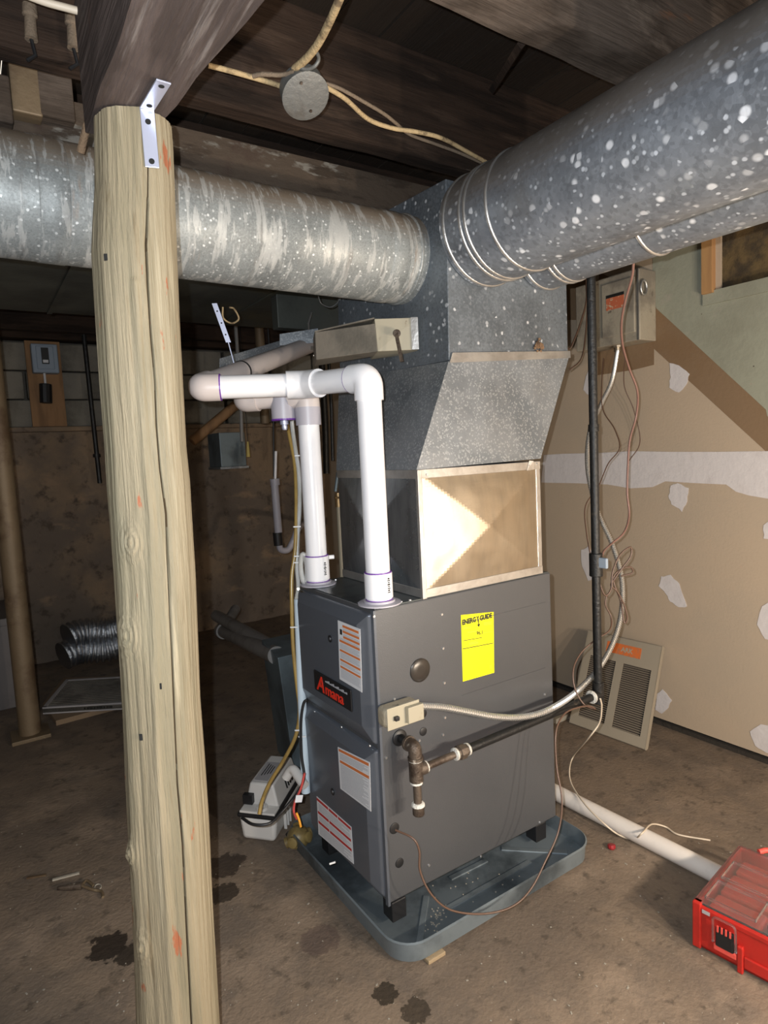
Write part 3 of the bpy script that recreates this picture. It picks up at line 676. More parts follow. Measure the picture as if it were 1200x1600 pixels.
# ------------------------------------------------------------------ junction box on the furnace
jb = thing('switch_box', P(622, 1135, 'y', -.02), 'small dirty metal switch box screwed to the furnace side', 'electrical box')
a = P(602, 1112, 'y', -.06)
X0, X1, Zb0, Zb1 = .018, .128, .470, .535
q0 = P(606, 1143, 'y', -.050); q1 = P(655, 1100, 'y', -.050)
X0, X1 = q0.x, q1.x; Zb0, Zb1 = q0.z, q0.z + .062
MB().box(X0 - .004, X1 + .003, -.047, 0, Zb0 + .002, Zb1 - .002).build('box_body', m_paintedbox, jb, bevel=.014, seg=4)
MB().box(X0, X1, -.051, -.047, Zb0, Zb1).build('cover_plate', m_almond, jb, bevel=.0015)
MB().box(X0 + (X1 - X0) * .55, X1 + .004, -.066, -.051, Zb0 + .008, Zb1 - .008).build('side_cover', m_almond, jb, bevel=.002)
MB().box(X0 + .020, X0 + .034, -.062, -.051, (Zb0 + Zb1) / 2 - .006, (Zb0 + Zb1) / 2 + .006).build('toggle_switch', m_black, jb, bevel=.002)

# ================================================================== PLENUM
pn = thing('supply_plenum', (.42, .25, FH), 'galvanised sheet metal supply plenum standing on top of the furnace', 'plenum')
X0, X1, Y0, Y1, Z0_, Z1_ = .170, .664, .000, .462, FH + .004, 1.352
def xbreak(b_, c4, n_, d=.014, mi=0, wob=0.0):
    """a face with a pressed X; c4 corners ccw seen from outside"""
    c4 = [V(c) for c in c4]; n_ = V(n_)
    def f(a, b2):
        p = c4[0] * (1 - a) * (1 - b2) + c4[1] * a * (1 - b2) + c4[2] * a * b2 + c4[3] * (1 - a) * b2
        u_ = abs(2 * a - 1); v_ = abs(2 * b2 - 1); h = d * (1 - max(u_, v_))
        edge = min(a, 1 - a, b2, 1 - b2)
        h += wob * min(1, edge * 8) * (NZ.noise(V((a * 3.3, b2 * 3.1, 7))) * .9 + .35 * NZ.noise(V((a * 8, b2 * 8, 3))))
        return p + n_ * h
    b_.grid(f, 48, 48, mi)
b = MB(); e = .0
xbreak(b, [(X0 + .004, Y0, Z0_ + .012), (X1 - .006, Y0, Z0_ + .012), (X1 - .006, Y0, Z1_ - .01), (X0 + .004, Y0, Z1_ - .01)], (0, -1, 0), .026, wob=.0022)
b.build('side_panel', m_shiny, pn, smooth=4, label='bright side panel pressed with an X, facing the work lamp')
b = MB(); xbreak(b, [(X0, Y1, Z0_ + .012), (X0, Y0 + .004, Z0_ + .012), (X0, Y0 + .004, Z1_ - .01), (X0, Y1, Z1_ - .01)], (-1, 0, 0), .030, wob=.0012)
b.build('front_panel', m_shiny_grey, pn, smooth=5)
MB().box(X0 + .003, X1 - .003, Y0 + .003, Y1, Z0_, Z1_).build('lower_casing', m_galv_fine, pn)
b = MB()
b.box(X0 - .003, X1 + .002, Y0 - .004, Y0 + .002, Z0_, Z0_ + .026); b.box(X0 - .003, X1 + .002, Y0 - .004, Y0 + .002, Z1_ - .026, Z1_)
b.box(X0 - .004, X0 + .002, Y0, Y1, Z0_, Z0_ + .026); b.box(X0 - .004, X0 + .002, Y0, Y1, Z1_ - .026, Z1_)
b.box(X0 - .005, X0 + .010, Y0 - .006, Y0 + .006, Z0_ - .002, Z1_); b.box(X1 - .018, X1 + .001, Y0 - .003, Y0 + .003, Z0_ + .02, Z1_ - .02)
b.build('edge_cleat', m_shiny_edge, pn, bevel=.0012)
for x, z in ((X0 + .028, Z1_ - .016), (X1 - .05, Z1_ - .012), (X1 - .012, Z1_ - .008)):
    MB().lathe((x, Y0 - .004, z), (0, -1, 0), [(.004, 0), (.003, .003)], 8).build('screw', m_screw, pn)
MB().add([(X1 - .062, -.0045, Z1_ - .028), (X1 - .03, -.006, Z1_ - .026), (X1 - .034, -.009, Z1_ + .002), (X1 - .05, -.0055, Z1_ + .004)], [(0, 1, 2, 3)]).build('bent_tab', m_shiny_edge, pn)
# tapered transition
lo = [(.165, -.001, 1.352), (.672, -.001, 1.360), (.672, .462, 1.36), (.165, .462, 1.352)]
hi = [(.300, .000, 1.660), (.822, .000, 1.694), (.822, .642, 1.694), (.300, .642, 1.684)]
MB().hexa(lo + hi).build('tapered_transition', m_galv_fine, pn)
b = MB(); b.prism([(.300, 0, 1.655), (.824, 0, 1.689), (.824, 0, 1.712), (.312, 0, 1.684)], (0, -.0045, 0)); b.build('joint_strip', m_shiny_edge, pn)
# upper box
UB = [(.302, .002, 1.662), (.820, .002, 1.694), (.820, .640, 1.694), (.302, .640, 1.680)]
UT = [(.318, .004, 2.172), (.822, .004, 2.172), (.822, .640, 2.20), (.318, .640, 2.20)]
MB().hexa(UB + UT).build('upper_casing', m_galv_box, pn, bevel=.003)
q = P(842, 540, 'y', -.004)
b = MB()
for k in range(26):
    a = random.uniform(0, 6.28); r = random.uniform(0, .022)
    b.ball(q + V((r * cos(a), random.uniform(-.004, .002), r * sin(a))), random.uniform(.004, .008), 6)
b.build('rust_lump', m_rustspot, pn)

# ------------------------------------------------------------------ round ducts
def round_duct(name, p0, p1, r, mat, label, rings=(), seams=()):
    p0, p1 = V(p0), V(p1); t = thing(name, p0, label, 'duct', None)
    ax = (p1 - p0).normalized(); L_ = (p1 - p0).length
    MB().tube([p0, p0 + ax * L_ * .2, p0 + ax * L_ * .5, p1], r, 56).build('duct_pipe', mat, t, smooth=50)
    for d in rings:
        b_ = MB(); q_ = p0 + ax * d
        b_.tube([q_ + ax * (.005 * cos(a)) for a in (pi, pi * .75, pi * .5, pi * .25, 0)], [r + .004 * sin(a) for a in (pi, pi * .75, pi * .5, pi * .25, 0)], 56, caps=False).build('crimp_ring', m_shiny_edge if mat is not m_galv_left else mat, t, smooth=60)
    for d in seams:
        q_ = p0 + ax * d
        MB().tube([q_ - ax * .03, q_ - ax * .028, q_ + ax * .028, q_ + ax * .03], [r, r + .0015, r + .0015, r], 56, caps=False).build('seam_band', mat, t, smooth=60)
    return t
rd1 = round_duct('round_duct', (.440, -.002, 2.040), (.440, -2.6, 2.040), .158, m_galv_right, 'large spangled round duct leaving the plenum towards the upper right, nearer of the two', (.018, .085, .105, .19), ())
rd2 = round_duct('round_duct', (.700, -.002, 2.020), (.700, -2.6, 2.020), .122, m_galv_right, 'smaller round duct running just behind and under the large spangled one', (.018, .10, .12, .40, .75), ())
rd3 = round_duct('round_duct', (.316, .212, 2.000), (-2.9, .212, 2.030), .131, m_galv_left, 'stained round duct running left from the plenum behind the log post', (.03,), (.10, 1.0))
MB().tube([(.700, 0, 2.02), (.70, .001, 2.02)], .01, 6)

# damper branch duct in front of the plenum
db = thing('damper_duct', P(620, 525, 'y', 0.0), 'short dusty rectangular duct with a damper lever beside the plenum', 'duct')
c0 = P(588, 524, 'x', .205); c1 = P(652, 521, 'x', .285)
hz = .054
def wallseg(a, c, z0a, z1a, z0c, z1c, th, dirn):
    return [V((a.x, a.y, z0a)), V((c.x, c.y, z0c)), V((c.x, c.y, z0c)) + dirn * th, V((a.x, a.y, z0a)) + dirn * th,
            V((a.x, a.y, z1a)), V((c.x, c.y, z1c)), V((c.x, c.y, z1c)) + dirn * th, V((a.x, a.y, z1a)) + dirn * th]
A0 = P(585, 498, 'x', .20); A1 = P(590, 549, 'x', .20); B0 = P(653, 496, 'x', .292); B1 = P(655, 546, 'x', .292)
back = V((.28, .60, 0)).normalized() * .17
MB().hexa([A1, B1, B1 + back * .5, A1 + back, A0, B0, B0 + back * .5, A0 + back]).build('end_housing', m_almond, db, bevel=.002, label='pale dusty end with the lever')
C0 = P(492, 519, 'x', .10); C1 = P(494, 562, 'x', .10)
MB().hexa([C1, A1, A1 + back * .6, C1 + back * .9, C0, A0 - V((0, 0, .014)), A0 + back * .6 - V((0, 0, .014)), C0 + back * .9]).build('duct_run', m_dustmetal, db, bevel=.002)
b = MB(); k0 = A0 + (A0 - C0) * .02
b.hexa([C0 + V((0, 0, .0)), A0 - V((0, 0, .0)), A0 + back * .6, C0 + back * .9, C0 + V((0, 0, .004)), A0 + V((0, 0, .004)), A0 + back * .6 + V((0, 0, .004)), C0 + back * .9 + V((0, 0, .004))]).build('top_flange', m_dustmetal, db)
MB().hexa([B1 - (B1 - A1) * .16 - V((.004, .004, 0)), B1 - V((.004, .004, 0)), B1 + V((.003, .003, 0)), B1 - (B1 - A1) * .16 + V((.003, .003, 0)),
           B0 - (B0 - A0) * .16 - V((.004, .004, 0)), B0 - V((.004, .004, 0)), B0 + V((.003, .003, 0)), B0 - (B0 - A0) * .16 + V((.003, .003, 0))]).build('end_flange', m_shiny_edge, db)
hp = P(620, 521, 'x', .235); nrm = (B1 - A1).cross(V((0, 0, 1))).normalized()
MB().lathe(hp, nrm, [(.012, 0), (.012, .004), (.006, .005), (.006, .016)], 14).build('pivot_bolt', m_iron, db, smooth=40)
l2 = P(629, 566, 'x', .225)
MB().obox((hp + l2) / 2 + nrm * .014, (l2 - hp) / 2, nrm * .001, (l2 - hp).cross(nrm).normalized() * .0055).build('damper_lever', m_iron, db)

# ------------------------------------------------------------------ return trunk and boxes behind
tr = thing('return_trunk_duct', (-.8, 1.3, 2.1), 'wide dark rectangular duct hung behind the stained round duct', 'duct')
MB().box(-2.9, .62, .80, 1.78, 2.10, 2.29).build('trunk', m_darkmetal, tr, bevel=.004)
for x in (-1.9, -.95, -.53, .25):
    MB().box(x, x + .02, .80, 1.78, 2.094, 2.10).build('standing_seam', m_darkmetal, tr)
bxd = thing('branch_duct', (.8, 1.3, 1.9), 'dark galvanised boxy branch duct between the trunk and the plenum', 'duct')
a = P(437, 545, 'y', 1.10); c = P(545, 455, 'y', 1.10)
MB().box(a.x, c.x, 1.10, 1.16, a.z + .09, c.z).build('duct_body', m_darkmetal, bxd, bevel=.004)
MB().hexa([P(437, 540, 'y', 1.05), P(497, 535, 'y', .98), P(497, 535, 'y', 1.1), P(437, 540, 'y', 1.1), P(437, 522, 'y', 1.05), P(497, 513, 'y', .98), P(497, 513, 'y', 1.1), P(437, 522, 'y', 1.1)]).build('lower_offset', m_galv_fine, bxd)
MB().tube([P(487, 488, 'y', 1.0), P(482, 505, 'y', 1.0), P(484, 530, 'y', 1.0)], .004, 6).build('drive_cleat', m_shiny_edge, bxd)
cr = thing('collar_ring', P(512, 470, 'y', .7), 'thin wire ring hanging under the stained round duct', 'wire')
MB().tube(spline([P(497, 462, 'y', .6), P(502, 474, 'y', .6), P(515, 480, 'y', .6), P(527, 473, 'y', .6), P(531, 460, 'y', .6)], 5), .0022, 6).build('wire_loop', m_shiny_edge, cr, smooth=60)
sc_ = thing('sheet_metal_strip', P(400, 550, 'y', 1.3), 'bent grey sheet metal channel behind the white pipe run', 'duct')
MB().hexa([P(343, 578, 'y', 1.25), P(438, 548, 'y', 1.25), P(438, 548, 'y', 1.4), P(343, 578, 'y', 1.4), P(343, 560, 'y', 1.25), P(438, 532, 'y', 1.25), P(438, 532, 'y', 1.4), P(343, 560, 'y', 1.4)]).build('channel', m_galv_fine, sc_, bevel=.002)
MB().hexa([P(438, 545, 'y', 1.22), P(490, 547, 'y', 1.0), P(490, 547, 'y', 1.1), P(438, 545, 'y', 1.35), P(438, 538, 'y', 1.22), P(490, 541, 'y', 1.0), P(490, 541, 'y', 1.1), P(438, 538, 'y', 1.35)]).build('flange', m_dustmetal, sc_)

# ================================================================== PVC VENTS
RP = .0345
def print_marks(o_, par):   # the small illegible stamp on each coupling
    b_ = MB()
    for k in range(8):
        a_ = -1.35; q_ = o_ + V((cos(a_) * .0402, sin(a_) * .0402, .075 - .0055 * k))
        b_.obox(q_, V((.0035 + .0012 * (k % 2), .0008, 0)), V((0, .0004, 0)), V((0, 0, .0014 + .0006 * (k % 3 == 0))))
    b_.build('stamped_print', m_ink, par, kind='stuff')
def ring(b_, c, ax, r, w_=.003): b_.tube([c - ax * w_, c + ax * w_], r, 24, caps=True)
va = thing('vent_pipe', (.045, .04, FH), 'white plastic vent pipe rising at the near corner of the furnace top, bent left', 'pipe')
pA0 = V((.046, .042, FH + .004)); pA1 = V((.046, .042, 1.612)); pB = P(478, 590, 'x', -.012); pB.z = pA1.z + .010
pC = P(311, 606, 'z', pB.z + .000)
MB().lathe(pA0, (0, 0, 1), [(.062, 0), (.062, .004), (.045, .006), (.045, .012)], 28).build('flange', m_pvc_grey, va, smooth=40)
MB().lathe(pA0, (0, 0, 1), [(.0365, .004), (.0365, .016), (.0400, .018), (.0400, .088), (.0375, .090)], 28).build('coupling', m_pvc, va, smooth=40)
b = MB(); ring(b, pA0 + V((0, 0, .0905)), V((0, 0, 1)), .0388, .0015); ring(b, pA0 + V((0, 0, .010)), V((0, 0, 1)), .0385, .004); b.build('primer_ring', m_purple, va)
print_marks(pA0, va)
MB().tube([pA0 + V((0, 0, .08)), pA1], RP, 28).build('riser', m_pvc, va, smooth=40)
def elbow(a, c, b2, ra, name, parent, mat, R=.06, leg=.075, purple=True):
    a, c, b2 = V(a), V(c), V(b2); u = (a - c).normalized(); w_ = (b2 - c).normalized()
    pth = fillet([c + u * leg, c, c + w_ * leg], R, 8)
    o_ = MB().tube(pth, ra, 28).build(name, mat, parent, smooth=50)
    if purple:
        b_ = MB(); ring(b_, c + w_ * (leg + .001), w_, ra - .0006, .0015); b_.build('primer_ring', m_purple, parent)
elbow(pA0, pA1, pB, .0405, 'elbow', va, m_pvc, .055, .062)
MB().tube([pA1 + (pB - pA1).normalized() * .05, pB], RP, 28).build('crossover', m_pvc, va, smooth=40)
elbow(pA1, pB, pC, .0420, 'elbow', va, m_pvc, .05, .060, False)
MB().tube([pB, pC], [RP, RP], 28).build('long_run', m_pvc, va, smooth=40)
pE = P(500, 533, 'y', 1.20)
elbow(pB, pC, pE, .0405, 'elbow', va, m_pvc_pink, .045, .06)
b = MB(); dd = (pB - pC).normalized(); ring(b, pC + dd * .0615, dd, .0397, .002); b.build('primer_ring', m_purple, va)
MB().tube([pC + (pE - pC).normalized() * .04, pE], RP, 24).build('back_run', m_pvc_pink, va, smooth=40)
b = MB(); dd = (pE - pC).normalized(); ring(b, pC + dd * .30, dd, RP + .002, .004); b.build('pipe_strap', m_black, va)

vb = thing('vent_pipe', (.041, .41, FH), 'white plastic vent pipe rising at the far left corner of the furnace top', 'pipe')
qA0 = V((.043, .410, FH + .004)); qA1 = V((.043, .410, 1.600))
MB().lathe(qA0, (0, 0, 1), [(.060, 0), (.060, .004), (.044, .006), (.044, .012)], 28).build('flange', m_pvc_grey, vb, smooth=40)
MB().lathe(qA0, (0, 0, 1), [(.0365, .004), (.0365, .016), (.0400, .018), (.0400, .095), (.0375, .097)], 28).build('coupling', m_pvc, vb, smooth=40)
b = MB(); ring(b, qA0 + V((0, 0, .0975)), V((0, 0, 1)), .0388, .0015); ring(b, qA0 + V((0, 0, .010)), V((0, 0, 1)), .0385, .004); b.build('primer_ring', m_purple, vb)
print_marks(qA0, vb)
zc = qA0.z + .085
MB().tube([qA0 + V((.036, -.018, .088)), qA0 + V((.052, -.024, .088))], .007, 10).build('hose_barb', m_pvc, vb)
MB().tube([qA0 + V((0, 0, .09)), V((.043, .41, 1.52))], RP, 28).build('riser', m_pvc, vb, smooth=40)
MB().tube([V((.043, .41, 1.505)), V((.043, .41, 1.562))], .041, 28).build('top_coupling', m_pvc_grey, vb, smooth=40)
dirb = V((-.72, .69, 0)).normalized()
qT = V((.043, .41, 1.600)) ; qF = qT + dirb * .215
elbow(qA0, qT, qF, .040, 'elbow', vb, m_pvc_pink, .05, .055, False)
MB().tube([qT, qF], RP, 24).build('long_run', m_pvc_pink, vb, smooth=40)
tt = qT + dirb * .082
MB().tube([tt, tt - V((0, 0, .072))], .040, 24).build('drain_tee', m_pvc_grey, vb, smooth=40)
b = MB(); ring(b, tt - V((0, 0, .073)), V((0, 0, 1)), .0415, .0025); b.build('primer_ring', m_purple, vb)
MB().lathe(tt - V((0, 0, .076)), (0, 0, -1), [(.014, 0), (.014, .012), (.009, .013), (.010, .022), (.007, .030)], 14).build('hose_barb', m_bracket, vb, smooth=30)
qG = qF + V((.5, .55, .12))
elbow(qT, qF, qG, .040, 'elbow', vb, m_pvc_pink, .04, .05)
MB().tube([qF, qG], RP, 20).build('back_run', m_pvc_pink, vb, smooth=40)

# perforated hanger strap
hs = thing('hanger_strap', P(335, 475, 'y', .9), 'perforated metal strap hanging from above to hold the white pipe run', 'strap')
sa = P(335, 474, 'y', .80); sb = P(357, 535, 'y', .80); sc2 = P(367, 572, 'y', .80)
n_ = V((-.5, -.85, 0)).normalized(); sd = V((.85, -.5, 0)).normalized()
MB().obox((sa + sb) / 2, sd * .009, n_ * .0008, (sb - sa) / 2).build('strap_band', m_bracket, hs)
MB().obox((sb + sc2) / 2, sd * .0015, n_ * .004, (sc2 - sb) / 2).build('strap_tail', m_bracket, hs)
for t in (.2, .5, .8):
    q = sa.lerp(sb, t) + n_ * .001
    MB().lathe(q, n_, [(.003, 0), (.003, .0005)], 8).build('strap_hole', m_hole, hs)
MB().tube(spline([P(348, 480, 'y', .85), P(349, 497, 'y', .85), P(362, 505, 'y', .85), P(373, 498, 'y', .85), P(366, 483, 'y', .85), P(358, 480, 'y', .85)], 6), .0035, 8).build('wire_loop', m_cloth, hs, smooth=60)

# ================================================================== DRAIN TUBES, PALE PIPE
def wire(name, px, r, mat, label, cat='wire', deps=None, plane=None, n=8, k=8, group=None, parent=None, pts=None):
    if pts is None:
        if plane: pts = [P(u, v, *plane) for u, v in px]
        else:
            if not isinstance(deps, (list, tuple)): deps = [deps] * len(px)
            if len(deps) == 2 and len(px) > 2: deps = [deps[0] + (deps[1] - deps[0]) * i / (len(px) - 1) for i in range(len(px))]
            pts = [D(u, v, d) for (u, v), d in zip(px, deps)]
    return MB().tube(spline(pts, k), r, n).build(name, mat, parent, smooth=60, label=label if not parent else None, cat=cat if not parent else None, group=group, origin=None if parent else pts[0])
tb = D(457, 652, 2.17)
wire('drain_hose', [(455, 640), (457, 670), (462, 705), (467, 740), (468, 790), (465, 840), (464, 885), (466, 915), (463, 938)], .0075, m_clear, 'clear vinyl hose hanging from the vent tee down beside the furnace', 'hose', deps=(2.20, 2.12))
wire('drain_hose', [(444, 640), (452, 680), (461, 730), (463, 800), (461, 860), (456, 900), (456, 950), (458, 1010), (464, 1070), (468, 1110), (462, 1150), (442, 1190), (422, 1222), (410, 1250), (405, 1272)],
     .0068, m_amber, 'yellowed vinyl hose running down beside the furnace into the condensate pump', 'hose', deps=[2.30, 2.26, 2.2, 2.16, 2.14, 2.13, 2.12, 2.12, 2.12, 2.12, 2.12, 2.13, 2.14, 2.14, 2.13])
tp = thing('drain_trap', D(474, 885, 2.08), 'clear round drain trap hanging beside the far left vent pipe', 'trap')
b = MB(); cc = D(475, 888, 2.08)
uu = V((.83, -.55, 0)); b.tube([cc + uu * (.010 * cos(t)) + V((0, 0, .048 * sin(t))) for t in [2 * pi * i / 24 for i in range(25)]], .0085, 10).build('trap_loop', m_clear, tp, smooth=60)
dp = thing('drain_pipe', D(465, 940, 2.11), 'pale blue-white drain pipe standing against the furnace left edge', 'pipe')
MB().tube([D(466, 936, 2.12), D(470, 1050, 2.12), D(478, 1238, 2.12)], [.0145, .0148, .015], 18).build('pipe', m_pvc_blue, dp, smooth=50)
for u, v, lb_ in ((463, 712, 'topmost'), (461, 823, 'second from the top'), (462, 869, 'third from the top, beside the clear trap'), (462, 879, 'fourth from the top, beside the clear trap'), (456, 980, 'fifth from the top, at the upper door'), (463, 1141, 'next to lowest, at the door seam'), (469, 1151, 'lowest, just below the door seam')):
    q = D(u + 3, v, 2.09)
    MB().obox(q, V((.83, -.55, 0)) * .012, (0, .002, 0), (0, 0, .002)).build('cable_tie', m_tie, label='white cable tie on the hoses, ' + lb_, cat='cable tie', group='cable ties on the drain hoses')

# ================================================================== CONDENSATE PUMP
cp = thing('condensate_pump', (-.06, .76, 0), 'white plastic condensate pump on the floor at the furnace left side', 'pump')
uc = V((.66, -.75, 0)).normalized(); wc = V((.70, .72, 0)).normalized()
o0 = (V((-.175, .745, 0)) + V((-.078, .625, 0))) / 2
def pumpbox(h0, h1, w0, w1, l0, l1, taper=1.0, dz=0):
    a = o0
    def pt(s, t, z, k): return a + uc * s * k + wc * t + V((0, 0, z))
    return MB().hexa([pt(-w0, l0, h0, 1), pt(w0, l0, h0, 1), pt(w0, l1, h0, 1), pt(-w0, l1, h0, 1), pt(-w1, l0 + dz, h1, 1), pt(w1, l0 + dz, h1, 1), pt(w1, l1 - dz, h1, 1), pt(-w1, l1 - dz, h1, 1)])
pumpbox(0, .088, .066, .076, 0, .29).build('tank', m_pumpw, cp, bevel=.016, seg=4, smooth=40)
pumpbox(.088, .104, .079, .079, -.006, .296).build('rim', m_black, cp, bevel=.006)
pumpbox(.100, .190, .070, .048, .052, .285, dz=.008).build('motor_housing', m_pumpw, cp, bevel=.008, seg=3, smooth=40)
pumpbox(.103, .112, .072, .070, .0, .055).build('deck', m_pumpw, cp, bevel=.003)
MB().obox(o0 + uc * -.050 + wc * .045 + V((0, 0, .135)), uc * .020, wc * .012, V((0, 0, .018))).build('float_switch', m_black, cp, bevel=.002)
MB().lathe(o0 + uc * .012 + wc * .026 + V((0, 0, .110)), (0, 0, 1), [(.022, 0), (.022, .012), (.012, .014), (.010, .026)], 18).build('hose_port', m_pumpw, cp, smooth=40)
for t in (.16, .18, .20, .22):
    MB().obox(o0 + uc * .060 + wc * t + V((0, 0, .148)), uc * .002, wc * .003, V((-.006 * .66, .006 * .75, .024))).build('vent_slot', m_hole, cp)
for t in (.085, .11, .135):
    MB().obox(o0 + uc * .079 + wc * t + V((0, 0, .035)), uc * .006, wc * .003, V((0, 0, .03))).build('fin', m_pumpw, cp, bevel=.001)
MB().obox(o0 + uc * -.01 + wc * .15 + V((0, 0, .1905)), uc * .028, wc * .07, V((0, 0, .0008))).build('pump_label', m_white, cp)
b = MB()
for k in range(4): b.obox(o0 + uc * (-.022 + .010 * k) + wc * .16 + V((0, 0, .1915)), uc * .0018, wc * (.045 - .006 * k), V((0, 0, .0004)))
b.build('label_print', m_ink, cp)
e0 = D(447, 1215, 2.14); e1 = D(457, 1199, 2.13); e2 = D(476, 1228, 2.07)
MB().tube(fillet([e0, e1, e2], .03, 6), .016, 16).build('outlet_elbow', m_pumpw, cp, smooth=50)
wire('pump_power_cord', [(378, 1278), (395, 1288), (420, 1287), (437, 1272), (452, 1255), (465, 1238), (475, 1215), (471, 1180), (470, 1130), (474, 1100), (480, 1093)], .0045, m_black, 'black cord looped on the white pump and rising beside the furnace', 'cord',
     deps=[1.97, 1.93, 1.93, 1.97, 2.0, 2.03, 2.05, 2.06, 2.06, 2.06, 2.06])
wire('signal_wire', [(476, 1208), (470, 1232), (461, 1252), (459, 1268), (464, 1280)], .004, m_redwire, 'red wire pair hanging between the pump and the furnace', deps=(2.02, 2.02))
wire('signal_wire', [(463, 1270), (467, 1280), (470, 1292)], .004, m_orwire, 'short orange wire ending in the tan outlet tap', deps=(2.01, 2.01))
MB().obox(D(467, 1248, 2.0), V((.83, -.55, 0)) * .011, (0, .001, 0), V((.003, 0, .011))).build('paper_tag', m_label, label='small white paper tag on the red wires beside the pump', cat='tag')
ot = thing('outlet_tap', P(468, 1316, 'z', 0), 'tan rounded outlet tap lying on the floor between pump and drip pan', 'outlet tap')
oc = P(466, 1308, 'z', .045); b = MB(); b.ball(oc, .042, 16, sz=(1, 1, .95)); b.build('tap_body', m_cube, ot, smooth=60)
for a in (0, 1.3, 2.6, 3.9, 5.2):
    dr_ = V((cos(a), sin(a) * .8, .35 * sin(a * 1.7))).normalized()
    k_ = MB().lathe(oc + dr_ * .030, dr_, [(.019, 0), (.019, .018), (.014, .020)], 14).build('outlet_lobe', m_cube, ot, smooth=40)
for u, v in ((450, 1303), (449, 1315), (456, 1322)):
    q = P(u, v, 'z', .04 if v < 1310 else .02); MB().lathe(q, (-.7, -.5, 0), [(.007, -.008), (.007, .006)], 10).build('plug_hole', m_black, ot)

# ================================================================== DRIP PAN
pan = thing('drip_pan', (.36, .25, .0), 'shallow grey metal drip pan under the furnace', 'pan')
x0, x1, y0, y1 = -.05, .755, -.13, .62
def rr(x0, x1, y0, y1, R, n=7):
    out = []
    for cx, cy, a0 in ((x1 - R, y0 + R, -pi / 2), (x1 - R, y1 - R, 0), (x0 + R, y1 - R, pi / 2), (x0 + R, y0 + R, pi)):
        for k in range(n + 1):
            a = a0 + (pi / 2) * k / n; out.append((cx + R * cos(a), cy + R * sin(a)))
    return out
def pan_ring(off, z): return [V((x, y, z)) for x, y in rr(x0 + off, x1 - off, y0 + off, y1 - off, .085 - off)]
loops = [pan_ring(.012, .012), pan_ring(.004, .016), pan_ring(0, .068), pan_ring(-.004, .071), pan_ring(.001, .074), pan_ring(.004, .069), pan_ring(.008, .022), pan_ring(.016, .018)]
n = len(loops[0]); vs = [p for l in loops for p in l]
fs = [(i * n + j, i * n + (j + 1) % n, (i + 1) * n + (j + 1) % n, (i + 1) * n + j) for i in range(len(loops) - 1) for j in range(n)]
fs += [tuple(range(n))[::-1], tuple((len(loops) - 1) * n + j for j in range(n))]
MB().add(vs, fs).build('pan_body', m_pan, pan, smooth=40)
def rib(a, c, w_=.010):
    a, c = V(a), V(c); d = (c - a); s = d.cross(V((0, 0, 1))).normalized() * w_
    MB().obox((a + c) / 2, d / 2, s, V((0, 0, .003))).build('pressed_rib', m_pan, pan, bevel=.0025)
for p, q in (((655, 1474), (666, 1400)), ((698, 1420), (828, 1346)), ((703, 1373), (760, 1344)), ((783, 1326), (887, 1332))):
    rib(P(*p, 'z', .019), P(*q, 'z', .019))
b = MB()
for k in range(70):
    u, v = (random.gauss(680, 10), random.gauss(1432, 14)) if k < 45 else (random.uniform(700, 820), random.uniform(1360, 1410))
    q = P(u, v, 'z', .0185)
    if y0 + .02 < q.y < y1 - .03 and x0 + .02 < q.x < x1 - .03: b.obox(q, (.0018, 0, 0), (0, .0016, 0), (0, 0, .001))
b.build('paint_specks', m_debris, pan, kind='stuff')
for i, (u, v) in enumerate(((680, 1497), (905, 1352), (500, 1350))):
    q = P(u, v, 'z', 0)
    if i == 0: MB().box(q.x - .03, q.x + .03, q.y - .01, q.y + .09, 0, .0115).build('wood_shim', m_blockwood, bevel=.002, label='small wood shim under the near corner of the drip pan', cat='shim')
wire('loose_wire', [(515, 1350), (524, 1347)], .003, m_tie, 'short white wire scrap lying in the drip pan at the front', deps=(1.9, 1.9))

# ================================================================== GAS PIPE
gp = thing('gas_pipe', P(648, 1200, 'y', -.08), 'iron gas pipe with elbow, tee and drip leg beside the furnace', 'pipe')
YG = -.075
g0 = P(620, 1152, 'y', 0.0); g1 = P(648, 1165, 'y', YG); g1.z = g0.z - .003; g2 = V((g1.x, YG, P(648, 1205, 'y', YG).z)); g3 = V((g1.x + .002, YG, P(652, 1265, 'y', YG).z))
g0 = V((g1.x, .002, g1.z))
MB().lathe(g0 + V((0, 0, 0)), (0, -1, 0), [(.024, 0), (.024, .006), (.018, .010)], 20).build('grommet', m_black, gp, smooth=40)
MB().tube([g0, g1], .0125, 16).build('nipple', m_blackiron, gp, smooth=40)
MB().tube(fillet([g1 + V((0, .030, 0)), g1, g1 - V((0, 0, .034))], .026, 8), .0185, 18).build('elbow', m_iron, gp, smooth=50)
b = MB(); b.tube([g1 + V((0, .032, 0)), g1 + V((0, .024, 0))], .0215, 18); b.tube([g1 - V((0, 0, .028)), g1 - V((0, 0, .036))], .0215, 18); b.build('elbow_bead', m_iron, gp, smooth=40)
MB().tube([g1 - V((0, 0, .03)), g3], .0115, 16).build('drip_leg', m_iron, gp, smooth=40)
MB().tube([g2 + V((0, 0, .030)), g2 - V((0, 0, .030))], .0195, 18).build('tee', m_iron, gp, bevel=.002, smooth=40)
riser = V((.872, -.055, 0)); e1 = P(932, 1086, 'y', -.055); pe = V((riser.x, riser.y, e1.z)) if e1.z > .3 else V((riser.x, riser.y, .5))
hd = (pe - g2); hn = hd.normalized()
MB().tube([g2, g2 + hn * .032], .018, 18).build('tee_branch', m_iron, gp, smooth=40)
un = g2 + hn * ((P(722, 1173, 'y', YG).x - g2.x) / hn.x)
MB().tube([g2 + hn * .02, un], .0105, 16).build('short_pipe', m_iron, gp, smooth=40)
MB().tube([un, pe], .0135, 16).build('supply_pipe', m_blackiron, gp, smooth=40)
